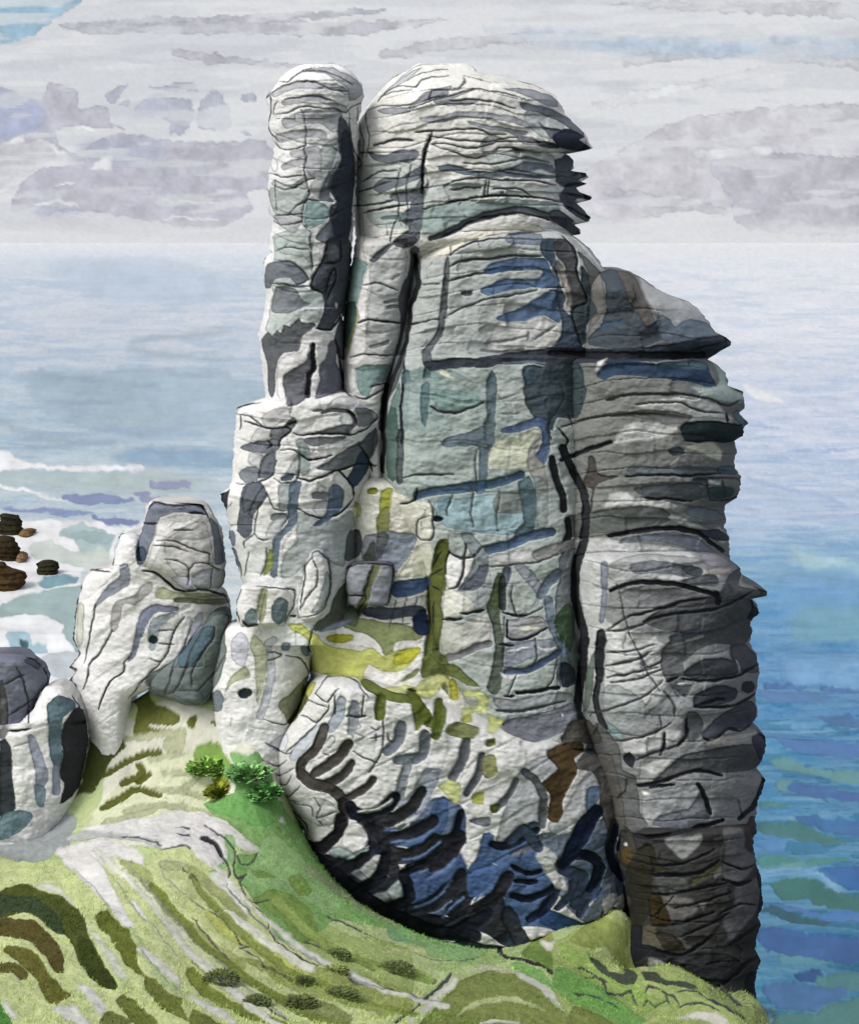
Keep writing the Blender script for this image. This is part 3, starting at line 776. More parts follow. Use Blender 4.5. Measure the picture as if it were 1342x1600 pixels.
192/190/188 0 620,300 780,190 880,190 920,400 910,560 760,560 640,440 620,380
120/128/140 0 890,150 950,200 990,380 990,430 930,440 920,260
150/152/156 0 780,530 830,480 920,460 990,480 980,580 820,590
180/180/195 0 660,520 760,510 800,590 730,590
k 13 520,100 560,60 680,80 840,70 890,150;780,120 860,130;500,185 580,190
ink 7 570,300 680,300 780,340 900,380 890,430;620,410 700,420 770,470 765,570;760,520 800,440 910,430;680,230 800,230;550,325 660,330 770,360;890,430 960,480;920,470 900,590
165/170/140 0 560,610 600,580 700,610 980,630 1040,650 960,700 700,660 570,650
130/132/110 32 700,660 860,670 1040,660
k 13 490,480 570,490 640,550 710,600 860,600 1000,630 1060,640
130/135/145 0 350,450 400,440 410,560 340,610 220,690 170,740 210,650 280,570 350,510
172/170/168 0 540,545 545,600 440,690 370,690 340,830 290,860 300,700 350,660 440,630 490,560
112/118/138 0 540,690 600,690 710,700 700,730 580,740 520,800 480,900 440,1010 390,1050 420,960 440,850 470,740
150/160/170:.8 0 530,800 640,740 690,740 600,830 560,970 530,960
45/65/70 44 538,905 562,905
200/205/188 0 90,680 130,700 120,880 100,960 75,880
ink 11 150,475 120,540 80,690 60,900 100,990 35,1070 80,1090 40,1150 75,1190 60,1250 100,1320
ink 9 300,470 320,350 350,260 380,255;150,470 220,480 290,490;200,690 160,900 130,1050;300,850 220,990 160,1060 150,1130 120,1210;410,1020 370,1050 370,1110 280,1170 220,1340;745,770 680,850 640,990 600,1040 540,1025;600,1040 490,1160 400,1270
ink 7 585,855 680,845;580,925 680,935;795,790 760,910 700,1020
106/116/114 0 860,820 930,740 1020,760 1000,860 1000,1010 960,1160 900,1240 820,1310 720,1270 540,1200 500,1170 540,1110 680,1030
78/98/110 0 800,880 880,820 930,830 880,960 780,1070 720,1080 710,1010
ink 10 870,830 780,980 760,1080 680,1240;930,830 930,880 800,1080 790,1200;990,1000 940,1100 830,1220;690,1030 620,1250
180/182/195 0 820,750 860,740 850,830 790,900 780,860
110/125/130 0 1115,760 1160,710 1205,750 1190,810 1120,820
k 11 1105,790 1130,825 1200,810
165/168/135 28 1230,600 1200,740
ink 8 1090,600 1060,700 1090,800
195/195/205 0 1030,930 1090,850 1145,940 1110,1080 1040,1030
178/182/155 0 1170,870 1260,970 1240,1150 1190,1310 1180,1060 1150,950
160/165/135 0 985,1230 1040,1130 1120,1070 1150,1130 1060,1170
112/122/130 0 905,1240 960,1220 985,1270 980,1342 920,1342
45/55/60 58 1105,1240 1135,1235
@0,980,3.947
k 12 160,200 240,200 290,280;60,640 190,630
ink 9 100,240 150,330 175,460 180,620;30,350 150,290;60,540 170,470 220,440;20,350 50,500 50,650;0,420 20,560 10,660
95/95/95 0 0,330 40,380 55,640 0,690
75/75/85 0 150,210 200,180 250,220 240,260
85/105/115 0 300,470 360,420 460,450 470,500 390,560 380,700 390,840 360,920 310,780 295,600
k 0 380,640 430,540 490,490 530,560 545,700 500,960 430,1060 370,1090 400,960 365,920 390,800
150/155/172 0 170,670 220,680 280,830 300,940 250,1010 220,960 210,850
130/150/165 0 210,970 250,970 290,1000 270,1110 230,1100
150/155/175 46 350,870 350,1020
40/45/50 0 0,700 70,740 80,900 95,1120 40,1190 0,1160
110/135/145 0 0,1180 90,1130 190,1140 200,1180 120,1270 0,1310
pl 8 80,740 200,700
@900,1280,4.194
46/44/36:.75 0 330,330 420,180 500,170 520,260 500,380 480,600 430,690 330,780 310,640
k:.85 0 310,800 350,700 430,690 430,820 560,880 590,910 460,900 380,940 320,900
k:.85 0 600,920 800,960 1000,900 1100,960 1000,1050 900,1110 760,1080 620,1010
k 12 330,250 480,300 700,290 900,200;940,620 1060,560 1180,560;960,280 1080,330 1160,300;700,760 860,700 1000,620
'''
GROUND = '''
@0,980,3.947
224/222/208 0 640,450 860,600 1000,450 1200,480 1400,560 1500,700 1700,760 1700,1200 1300,1342 560,1342 640,1000
215/220/178:.6 0 440,1250 660,1060 900,820 1240,800 1300,1180 900,1200 500,1280
62/70/30 0 540,780 580,640 720,640 780,740 700,800 590,1000 480,1030 400,1130 220,1200 160,1290 150,1240 300,1120 430,1040 500,960
95/100/45 0 800,440 880,370 960,470 1110,540 1080,610 960,600 920,620 1080,640 840,680 830,600 850,500
85/95/32 0 1150,590 1200,540 1220,580 1190,640
178/182/148 44 780,690 960,670 1130,640
178/182/148 0 1010,700 1150,650 1130,760 1020,780
178/182/148 38 930,820 1120,790;1010,900 1120,900 1220,930 1140,1000;960,1010 1100,1020 1260,1060;780,1140 960,1110 1160,1120 1300,1170;640,1220 860,1160 960,1130
85/90/34 42 650,910 760,840 880,790 980,770;860,850 880,900 760,970;920,910 850,950;640,1120 760,1050 860,1000 980,1040
155/160/162 0 80,1290 300,1180 450,1150 440,1250 420,1342 0,1342 0,1300
@0,1260,3.947
208/215/158 0 0,310 60,340 360,350 520,450 660,600 840,860 1000,1100 1342,1342 0,1342
206/212/158 0 640,340 740,330 880,370 1000,270 1160,260 1342,380 1342,1342 1000,1000 830,780 690,480
158/163/165 0 0,210 90,180 300,80 450,50 470,130 420,210 440,290 340,290 260,350 60,340 0,310
185/188/188 48 430,210 600,180 700,180 860,200 980,240
226/222/222 0 420,250 660,210 860,290 880,370 740,330 640,340 690,480 830,740 830,780 760,720 680,630 540,480 340,290
226/224/222 0 930,70 1100,30 1342,80 1342,380 1160,260 1000,270 960,200 500,160 640,120
216/219/205 0 220,490 340,490 430,570 530,720 620,820 760,1000 800,1050 740,1060 600,860 520,700 420,580 300,520
72/80/30 0 0,530 140,480 220,500 420,580 520,690 560,840 650,980 730,1100 680,1120 600,1090 480,940 410,800 300,760 160,660 0,690
48/58/18:.6 0 480,800 560,840 650,980 730,1100 680,1120 600,1090 500,940
62/76/52 0 -60,540 0,540 200,560 320,640 400,760 410,800 330,770 220,680 100,650 0,670 -60,670
84/74/34 0 -60,700 160,710 300,780 380,880 400,1010 340,1000 260,920 160,830 0,800 -60,800
105/102/42 0 30,870 130,870 240,930 320,1040 400,1130 440,1150 350,1220 290,1190 230,1070 140,990 40,920
95/88/42 0 -60,970 0,970 120,980 180,1040 130,1080 80,1040 0,1050 -60,1050
100/108/42 0 600,650 660,640 760,730 850,870 850,980 910,1040 860,1040 760,950 660,790 590,700
115/122/58 0 890,1040 960,1060 1060,1150 1200,1230 1342,1310 1342,1380 1160,1342 1000,1250 900,1120
105/112/50 0 710,1180 760,1150 840,1200 980,1342 860,1380 760,1250
110/115/60 0 640,1270 700,1250 820,1342 620,1380
130/135/65 0 1110,990 1180,980 1260,1040 1342,1130 1342,1230 1250,1160 1190,1080 1110,1040
165/172/115 72 760,370 880,420 960,560 1020,680 1140,780 1240,840 1342,930
180/186/140 54 1010,370 1120,360 1220,420 1342,560
176/182/130 0 1190,520 1330,650 1342,690 1240,600
w 28 830,600 900,680
224/222/214 48 870,900 1000,990 1150,1110 1300,1240
224/222/216 0 470,1090 560,1110 660,1230 620,1280 540,1180;330,1240 460,1230 560,1342 520,1380 360,1290
80/140/62 0 -60,1200 0,1210 60,1300 80,1380 -60,1380
w 28 30,1220 100,1310
ink 9 750,195 860,190 950,220 1000,240;990,265 1060,260 1160,250 1250,310 1320,360;1120,370 1200,420 1240,500 1320,600 1340,660
ink 13 1095,175 1180,185 1260,200 1342,260;1090,120 1200,140 1342,190
pl 6 560,300 700,430 800,580 960,760 1100,920;450,380 600,510 700,670;870,900 1080,1110 1342,1260;1000,380 1040,460 1200,590 1342,700
@300,1260,3.947
200/206/150 0 0,270 200,400 500,650 700,800 1342,900 1342,1380 0,1380
165/180/115 0 600,800 800,720 1000,800 1342,880 1342,1200 1100,1100 800,980 640,880
158/167/100 0 300,940 800,1000 1342,1140 1342,1280 1240,1300 960,1240 600,1120 400,1000
132/172/105 0 80,0 400,-60 560,0 640,90 720,130 900,60 940,120 1100,330 1200,560 1342,700 1342,780 1000,720 880,700 640,860 520,800 470,680 340,520 260,420 270,300 420,270 260,130
160/190/135:.7 0 480,180 700,330 860,520 940,600 820,680 760,600 600,520 420,500 330,430
125/150/80 0 380,560 500,520 640,550 740,650 780,800 680,850 600,780 560,700 480,640
125/150/80 0 590,440 660,420 740,520 660,540;370,390 440,390 520,440 400,450
140/180/140 0 1200,780 1240,740 1342,750 1342,840 1240,820
176/170/150:.6 40 720,390 900,520 1060,640 1260,740
w 0 480,50 560,40 580,100 520,80
225/222/220 0 0,60 120,80 270,150 410,270 280,250 250,180 180,180 220,310 140,380 0,270
222/222/214 0 110,420 210,400 260,500 360,660 320,670 200,520
150/190/130 0 190,180 260,170 270,230 230,360 100,410 220,310
172/178/122 60 0,380 200,560 320,690
160/165/105 70 0,760 120,860 300,990
198/202/115 60 120,690 260,800 380,860 540,960 700,1040
150/160/85 44 360,810 500,880
222/222/208 46 200,650 360,760 560,900 740,1000
128/138/62 68 0,1020 80,1120 200,1200 400,1290 560,1342
110/118/58 0 0,1260 180,1342 180,1400 0,1400
224/222/216 42 0,1190 200,1300 260,1330
120/126/82:.8 40 800,860 980,930 1120,1000
115/122/72:.7 56 20,950 260,1120;620,1180 800,1240 960,1300
110/115/75 22 440,980 560,1030 660,1090 740,1100
ink 10 80,110 190,180 260,260 260,400 290,440 340,420 300,460 340,560 400,580 480,560;280,300 310,340 370,340 400,280;180,290 230,370 220,480
k 26 70,190 140,210 180,290
k 9 240,510 330,620 470,760;340,570 420,630 470,700 475,760;470,760 560,860 700,950 780,990
ink 9 0,400 70,510 140,620 150,670;0,570 140,670 230,730 300,840 350,860 290,880 400,920 450,980;0,690 130,830 260,980 400,1080 500,1130;250,1110 330,1160 480,1240 600,1300 700,1342;700,840 800,860 880,880 980,940 1060,960 1130,1010 1200,960 1300,960 1330,1040;790,980 860,980 940,1020 980,1080 1200,1130 1342,1160;840,680 960,730 1130,810
@600,1380,4.473
150/185/130 0 40,330 100,300 300,320 520,410 680,450 720,490 560,560 400,520 300,510 280,450
200/205/150 0 0,480 280,450 300,510 180,490
170/190/130 0 380,580 560,560 720,490 860,540 740,570 560,600 400,620
128/138/78 0 310,940 420,800 560,680 720,630 880,640 1040,730 1150,810 1200,880 1342,940 1342,1100 240,1100
195/200/150 0 480,940 600,850 700,800 820,785 960,810 1140,905 960,850 820,835 680,860 560,900
222/220/208 26 680,984 800,965 940,980
215/212/205 44 190,970 300,880 380,780 500,690
205/205/180 0 560,640 720,590 880,620 940,640 880,645 720,625
140/185/110 0 880,560 1040,580 1200,700 1342,800 1470,900 1340,870 1240,820 1100,700 960,630
215/215/205 48 950,650 1060,710 1180,810 1280,890
120/145/75 0 960,490 1080,400 1180,480 1300,560 1400,630 1480,720 1380,740 1240,690 1080,560
150/155/90 0 900,320 1040,320 1160,360 1180,400 1080,410 960,350
222/220/212 0 1090,420 1200,420 1342,560 1300,570 1200,500
k 12 570,420 680,405 780,395
k 19 680,410 860,510 1000,540 1120,590 1230,670 1342,740
k 24 1210,540 1342,620
k 13 80,984 180,910 240,860
dg 18 240,860 340,760 480,640
ink 7 180,480 340,540 500,545 660,510;0,730 120,760 270,800
100/112/66:.8 0 0,550 120,540 200,600 370,670 340,700 200,670 100,630 0,590
@900,1280,4.194
172/186/118 0 -160,860 -40,760 80,640 200,600 360,700 500,900 900,1060 1200,1200 1250,1342 0,1342
150/162/92 0 -50,800 60,700 160,640 340,740 320,880 360,930 280,1000 180,900 60,840
165/190/110 0 -110,820 80,880 160,960 280,1060 400,1060 480,1150 640,1210 440,1230 200,1100 -60,930
125/170/95 0 -120,960 60,1040 200,1120 360,1240 480,1342 200,1400 80,1260 -140,1120
200/210/150 0 100,870 200,850 290,980 250,1000
205/200/160 0 380,930 460,910 470,1000 420,980
75/80/70 0 80,915 140,920 220,990 300,1000 320,970 380,990 400,1040 370,1070 290,1075 180,1000
70/75/65 0 420,1000 520,1010 580,1050 760,1080 800,1110 600,1090 460,1060
128/138/78 0 -20,1230 200,1300 400,1380 -20,1400
220/215/205 0 640,1290 820,1260 980,1290 1000,1400 860,1320 740,1310
yl 24 440,1342 560,1290 640,1280
ink 13 0,960 80,980 170,1040 210,1140 300,1140 360,1120 400,1200;60,1030 140,1020 200,1060;460,1130 480,1100 560,1130 640,1170 680,1230;680,1235 760,1210 860,1210 940,1250;670,1135 760,1120 860,1150
ink 10 590,1150 610,1210;420,1230 470,1180 520,1220 590,1190;0,1150 140,1160 280,1230
dg 20 860,1160 1000,1240 1100,1300;960,1130 1080,1220
@0,0,1
222/221/210 11 150,1330 230,1400 300,1490 380,1560 440,1605
222/221/210 8 330,1345 400,1420 480,1490 600,1548 700,1572
126/138/66 13 240,1385 310,1465 390,1532 480,1582 570,1610
140/152/82 11 300,1372 370,1452 450,1512 560,1562 650,1588
150/168/96 13 430,1405 490,1462 570,1502 670,1528
214/216/190 7 180,1345 260,1430 330,1510 420,1580
pl 2.2 200,1350 290,1450 380,1540 470,1600;350,1380 440,1470 560,1535 690,1565
@0,1000,2.165
130/165/80 0 655,375 690,350 740,345 760,380 785,440 720,440 700,415 660,420
125/172/105 0 780,380 830,390 890,380 905,410 860,430 830,455 800,440;865,430 910,440 930,500 905,505 880,470
125/135/45 0 712,455 770,455 780,510 740,500
120/172/98 0 690,560 790,520 800,470 850,470 870,530 940,540 970,575 900,640 780,600
85/95/35 0 710,270 770,250 800,210 815,215 805,280 840,345 790,330 740,290
'''
SEA = '''
@1100,370,2.541
165/195/200:.8 0 330,1240 460,1260 600,1300 700,1360 420,1330
105/150/188:.6 0 330,1340 700,1340 700,1500 300,1500
112/158/168:.6 0 400,1470 700,1480 700,1600 350,1600
162/176/202 12 180,750 300,760;170,960 330,1000 560,1060;300,860 615,840;330,1120 615,1110
216/217/219 0 150,590 240,600 320,660 200,650
@1150,1000,2.667
125/163/197:.6 0 200,110 300,80 600,90 600,200 300,190 210,170
84/122/166 0 95,210 200,215 410,255 330,275 220,275 110,255
76/110/158 24 120,180 280,190;360,205 600,225
75/110/150 0 310,315 400,325 600,335 600,370 430,360
78/116/164 0 160,410 280,420 600,440 600,490 360,480 200,460
95/140/140 0 135,500 200,490 280,520 400,550 600,540 600,605 420,590 300,560 230,555 150,520
95/140/140 0 160,610 190,580 225,600 215,640 180,635
72/105/155 0 225,615 380,620 600,660 600,685 360,665 230,645
75/125/125 0 95,680 210,690 215,710 100,715
65/105/150 0 245,740 340,745 600,780 600,830 400,800 260,765
68/115/112 0 95,770 240,760 340,795 470,850 430,865 300,850 110,815
88/126/172:.7 0 80,830 180,840 220,880 110,880
60/115/145 0 190,860 300,850 390,880 360,900 240,895
75/130/125 0 90,900 180,900 270,930 470,920 460,940 300,960 100,955
55/95/145 0 340,965 600,990 600,1050 430,1040
150/180/205:.6 20 100,980 220,960 330,990 420,1060
62/108/100 0 140,1020 240,1005 340,1020 430,1060 600,1085 600,1140 420,1140 300,1090 180,1075
75/115/165 0 110,1110 220,1105 350,1150 600,1150 600,1190 400,1190 260,1140
50/85/95 0 105,1130 150,1110 260,1150 400,1190 370,1215 260,1190 180,1150
62/95/145 0 90,1230 180,1215 330,1250 600,1270 600,1340 430,1360 260,1330 120,1300
85/135/150 0 180,1320 400,1360 330,1370 190,1370
50/80/125 0 240,1400 350,1385 350,1430 250,1430
80/125/125 0 330,1410 600,1385 600,1450 360,1450
72/105/145 0 110,1445 300,1440 470,1460 400,1510 260,1530 150,1500
78/120/115 0 160,1540 300,1540 600,1480 600,1700 150,1700
@0,370,3.05
175/190/206:.6 0 200,130 560,100 900,130 1200,270 900,300 600,310 420,270
150/170/182:.7 0 180,640 1100,680 1400,790 1100,900 500,930 200,820
122/152/176:.7 0 540,1060 700,1000 1100,1040 1200,1100 700,1090
140/162/185:.7 0 440,920 940,920 960,960 720,960
135/155/168:.8 13 100,660 320,665 500,690 760,715;640,500 900,470 1080,450;580,630 700,640 1080,655;620,540 900,575 1100,580;230,790 560,790;0,880 200,960 540,990
170/185/182:.8 0 -60,1110 300,1120 700,1110 1000,1180 700,1240 400,1210 200,1200 -60,1200
fm 24 0,1040 160,1085 320,1105 520,1110 680,1100
fm 0 -60,1010 80,1050 180,1090 0,1110
fm 12 -60,1170 140,1220 300,1250
120/130/165 0 290,1235 480,1225 640,1255 560,1270 360,1265
140/145/172 24 720,1180 890,1185;640,1228 710,1225;680,1250 770,1255
@0,690,4.325
fm 0 -80,450 0,480 200,540 640,540 800,580 960,560 1000,500 980,640 820,620 760,860 560,870 540,1000 300,1020 100,1080 -80,1110
125/140/180 0 20,440 200,450 440,455 400,480 120,475;330,490 460,470 640,480 560,510 420,510
115/125/170 0 620,500 760,520 960,540 860,570 680,550
165/185/185 0 400,620 480,565 620,570 780,640 720,760 560,760 500,660 410,655
150/172/172 0 480,630 620,600 780,630 740,700 600,690
195/205/195 0 200,700 300,670 500,740 720,720 740,840 560,860 480,820 240,790
110/150/160 0 255,970 300,930 420,900 500,905 540,930 480,970 380,990 300,1005
fm 0 -80,1100 0,1100 560,1010 700,1100 700,1700 -80,1700
150/172/170 0 -80,1110 0,1100 160,1040 300,1020 440,1000 600,1010 600,1420 540,1420 420,1290 430,1250 300,1180 130,1180 0,1200 -80,1210
155/185/195 0 40,1310 80,1290 200,1300 220,1370 310,1370 320,1430 240,1440 150,1410 60,1380
50/85/90 38 148,1358 178,1372
185/192/195 0 270,1480 400,1420 530,1420 700,1600 380,1600
'''
SKY = '''
@0,0,1
170/195/212 0 -40,10 60,-10 130,0 100,20 40,60 -40,70
192/194/202 0 90,40 220,28 420,22 600,12 560,25 300,42 150,50
193/194/201 0 120,42 300,32 500,34 700,30 540,55 300,52 150,52;270,75 420,95 560,105 440,105 300,95
202/203/208 16 600,85 740,65 860,60;980,95 1140,80 1342,100
190/203/218:.8 0 760,45 900,50 1100,60 1400,60 1400,88 1100,90 900,75
203/205/210 0 940,5 1200,0 1400,10 1400,30 1140,20
206/206/212 0 900,280 960,240 1100,180 1400,170 1400,340 1100,330 980,345 910,330
194/195/203 0 1110,250 1240,240 1400,260 1400,360 1240,365 1150,350 1140,310
218/220/223 13 1090,240 1200,235;930,165 1000,150 1200,110
197/198/205 15 950,300 1060,320 1130,330
@0,100,3.05
194/195/205 0 -80,110 0,110 180,170 250,90 360,120 380,220 500,200 530,280 600,310 480,300 330,290 270,330 330,420 480,360 560,330 800,360 1000,370 1280,380 1340,600 1180,600 1200,700 1000,780 700,740 380,700 170,720 200,670 60,700 90,580 200,500 320,470 280,400 240,360 100,380 -80,360
178/185/207:.8 0 -80,120 0,120 170,180 230,260 120,340 -80,350
200/200/206:.8 0 -80,390 180,380 270,440 120,500 0,600 -80,600
190/193/205 0 500,150 600,90 600,120 540,190;560,190 610,170 610,210;700,110 920,90 930,130 780,130;640,220 740,150 900,170 920,240 880,330 820,340 780,260;930,220 1010,110 1080,180 1110,230 1080,310 960,310;1150,150 1210,140 1220,180 1160,180;1145,335 1170,320 1200,350
185/190/206:.6 0 380,380 700,350 800,440 560,500 420,440;170,680 380,690 370,720 170,725;640,240 740,160 760,240 660,260
222/224/227 18 100,510 200,490 320,450 270,400
222/224/227 13 -40,625 90,580;270,320 400,300 520,340;160,670 280,650 370,680
222/224/227 8 780,655 1080,660;760,735 1040,730;260,572 350,568
222/224/227 0 430,490 530,440 530,510;0,380 110,340 100,380 0,385
198/200/207:.5 0 200,720 700,740 1000,790 700,800 300,790
'''
RM, GM, SM, KM = parse(ROCK), parse(GROUND), parse(SEA), parse(SKY)  # rock marks mix real stains and cracks with brushed-in shade

# ------------------------------------------------------------------ sky (cloud backdrop far beyond the sea)
def build_sky():
    R = 60000.0
    px = np.concatenate([np.linspace(-1500, -60, 40), np.arange(-50, 1392, 2.6), np.linspace(1400, 2850, 40)])
    py = np.concatenate([np.linspace(-900, -30, 30), np.arange(-24, 384, 2.4), [400, 420]])
    X, Y = np.meshgrid(px, py); x, y = X.ravel(), Y.ravel()
    base = np.array((221, 223, 226.)) + 0 * x[:, None]
    st = fbm(x / 210 + y / 160, y / 26, 0, 4, 31)
    base = base - (9 * smooth((st + .25) / .5) + 7 * smooth((fbm(x / 120 - y / 300, y / 15, 7, 4, 33) - .1) / .3))[:, None] * np.array((1.05, 1., .82))
    lowb = smooth((y - 330) / 40)[:, None]
    col, _ = paint(x, y, base, KM, wob=3.5, edge=.06, soft=1.6, softer=.85)
    gap = smooth((fbm(x / 75 + y / 90, y / 15, 2, 5, 35) + .62) / .55)[:, None]
    col = base + (col - base) * 1.3 * (.3 + .7 * gap)
    col = col * (1 - lowb * .6) + np.array((226, 226, 228.)) * lowb * .6
    g = vnoise(x / 5, y / 3, 0, 41) + .7 * vnoise(x / 2.7, y / 2.2, 3, 42)
    col += 3.4 * g[:, None]
    Yd = R / np.hypot(1, (x - CX) / F)
    co = at(x, y, Yd)
    nx = len(px); ii, jj = np.meshgrid(np.arange(len(py) - 1), np.arange(nx - 1), indexing='ij')
    a = (ii * nx + jj).ravel(); q = np.stack([a, a + 1, a + nx + 1, a + nx], -1)
    m = bpy.data.materials.new('overcast_cloud'); m.use_nodes = True; n = m.node_tree; n.nodes.clear()
    at_ = n.nodes.new('ShaderNodeAttribute'); at_.attribute_name = 'colour_and_shade'
    e = n.nodes.new('ShaderNodeEmission'); e.inputs[1].default_value = 1 / ALB / 2 ** EXPO
    o = n.nodes.new('ShaderNodeOutputMaterial'); n.links.new(at_.outputs[0], e.inputs[0]); n.links.new(e.outputs[0], o.inputs[0])
    tag(set_mesh('sky', co, q, m, col), kind='structure')
build_sky()

# ------------------------------------------------------------------ sea
def build_sea():
    px = np.concatenate([np.linspace(-900, -60, 50), np.arange(-50, 440, 2.3), np.arange(440, 1090, 8), np.arange(1090, 1392, 1.8), np.linspace(1400, 2300, 50)])
    py = np.concatenate([[379.35, 379.7, 380.2, 380.9], np.arange(381.8, 420, 1.3), np.arange(420, 1610, 1.8), np.linspace(1620, 2600, 60)])
    X, Y = np.meshgrid(px, py); x, y = X.ravel(), Y.ravel()
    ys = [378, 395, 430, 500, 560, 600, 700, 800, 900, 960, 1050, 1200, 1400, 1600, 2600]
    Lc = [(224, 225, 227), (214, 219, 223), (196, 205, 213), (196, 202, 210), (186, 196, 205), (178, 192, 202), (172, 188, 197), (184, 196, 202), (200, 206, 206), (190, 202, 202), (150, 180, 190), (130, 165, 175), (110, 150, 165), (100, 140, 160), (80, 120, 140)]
    Rc = [(224, 225, 227), (222, 223, 226), (219, 221, 225), (215, 218, 224), (208, 213, 221), (200, 207, 219), (190, 200, 215), (178, 192, 211), (148, 178, 200), (125, 165, 195), (112, 152, 186), (98, 145, 176), (92, 140, 166), (90, 136, 158), (70, 110, 140)]  # pale far water is glare put into the colour
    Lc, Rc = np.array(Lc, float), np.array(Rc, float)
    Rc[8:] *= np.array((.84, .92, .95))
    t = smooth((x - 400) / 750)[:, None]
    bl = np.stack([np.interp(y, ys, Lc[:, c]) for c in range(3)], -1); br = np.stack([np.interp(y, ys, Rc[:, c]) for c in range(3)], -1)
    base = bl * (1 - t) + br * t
    st = np.clip((y - 378) / 300, .25, 2.5)
    stq = np.clip((y - 385) / 60, 0, 1)
    base += (stq * (5 + 4 * st) * fbm(x / 90, y / 7, 0, 4, 51))[:, None] * np.array((1.1, .75, .5))
    base += (stq * 13 * (fbm(x / 45, y / 4.2, 3, 3, 52) > .25))[:, None] * np.array((-1., -.6, -.2))
    wave = smooth((fbm(x / 55 + .6 * vnoise(x / 90, y / 40, 1, 57), y / 8, 5, 3, 56) - .12) / .1) * np.clip((y - 960) / 160, 0, 1) * np.clip((x - 900) / 100, 0, 1)
    base = base * (1 - wave[:, None] * np.array((.30, .14, .12)) * (vnoise(x / 60, y / 9, 9, 58) > -.2)[:, None])
    base += (4.6 * vnoise(x / 5, y / 2.6, 0, 43) + 3.6 * vnoise(x / 2.8, y / 2.0, 3, 44))[:, None]
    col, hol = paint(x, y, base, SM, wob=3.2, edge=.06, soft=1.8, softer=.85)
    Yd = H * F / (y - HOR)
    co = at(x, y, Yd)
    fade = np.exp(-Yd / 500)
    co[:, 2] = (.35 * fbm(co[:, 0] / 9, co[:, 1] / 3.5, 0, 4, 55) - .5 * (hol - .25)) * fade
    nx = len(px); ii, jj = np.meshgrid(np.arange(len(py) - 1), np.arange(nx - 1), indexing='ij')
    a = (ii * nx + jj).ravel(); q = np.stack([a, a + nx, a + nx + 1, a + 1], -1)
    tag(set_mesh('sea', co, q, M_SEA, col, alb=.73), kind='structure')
build_sea()

# ------------------------------------------------------------------ ground
GC = [(-420, 1330, 34), (-200, 1335, 33.5), (-60, 1338, 33), (0, 1322, 33.5), (60, 1318, 33.5), (110, 1290, 33.8), (135, 1225, 34.4), (150, 1172, 34.7), (205, 1156, 34.8),
      (218, 1092, 35.7), (240, 1084, 36.2), (290, 1092, 35.2), (335, 1118, 34.6), (385, 1152, 33.8), (430, 1206, 35.2), (440, 1225, 36.2), (455, 1262, 35.9), (478, 1318, 35.0), (500, 1352, 34.1), (540, 1394, 33.2), (620, 1448, 32.3), (700, 1478, 31.9),
      (760, 1488, 31.8), (835, 1470, 31.9), (870, 1454, 32.0), (905, 1447, 32.1), (940, 1437, 32.2), (975, 1452, 31.8), (985, 1495, 31.6), (1040, 1512, 30.8), (1100, 1540, 30.7), (1165, 1558, 30.8), (1192, 1580, 31.0),
      (220, 1210, 34.2), (330, 1220, 33.8), (60, 1400, 28.5), (240, 1310, 30.5), (400, 1340, 30.2), (0, 1500, 23), (130, 1440, 25.5), (200, 1560, 21), (340, 1460, 25.5), (480, 1440, 27.4), (420, 1560, 22.5), (560, 1520, 25.3),
      (680, 1580, 23.8), (760, 1525, 27), (900, 1540, 27.2), (1020, 1580, 27), (1100, 1590, 27.6), (850, 1600, 23.6), (1000, 1625, 24), (0, 1620, 18.5), (300, 1660, 18), (600, 1680, 18.5), (900, 1720, 20), (1150, 1650, 26), (1180, 1625, 28.5),
      (1235, 1760, 27), (1260, 1800, 30), (1300, 2000, 24), (1320, 2200, 33), (1340, 2600, 20), (1400, 3000, 26), (-300, 1500, 23), (-300, 1650, 17), (0, 1900, 12), (600, 2000, 12), (1100, 2200, 12), (-300, 2000, 12), (1300, 2700, 13)]
GC = np.array(GC, float)
gp = at(GC[:, 0], GC[:, 1], GC[:, 2])
back = [(bx, by, 8.0 if bx < 0 else 12.0) for bx in (-14, -10, -6, -2, 2, 6, 10) for by in (43.5,)] + [(13, 43.5, -2), (14, 36, -2), (16, 30, -2), (15, 20, -2)]
gp = np.concatenate([gp, np.array(back)])
def rbf(a, b): return np.sqrt(((a[:, None, :] - b[None]) ** 2).sum(-1) + .35)
Kt = rbf(gp[:, :2], gp[:, :2])
A = np.block([[Kt, np.ones((len(gp), 1)), gp[:, :2]], [np.ones((1, len(gp))), np.zeros((1, 3))], [gp[:, :2].T, np.zeros((2, 3))]])
WG = np.linalg.solve(A + 1e-9 * np.eye(len(A)), np.concatenate([gp[:, 2], np.zeros(3)]))
def ground_z(x, y):
    out = np.zeros(len(x))
    for s in range(0, len(x), 40000):
        p = np.stack([x[s:s + 40000], y[s:s + 40000]], -1)
        out[s:s + 40000] = rbf(p, gp[:, :2]) @ WG[:-3] + WG[-3] + p @ WG[-2:]
    return out
M_LEAF = material('leaf', .8, 20., .1, .1, .08)
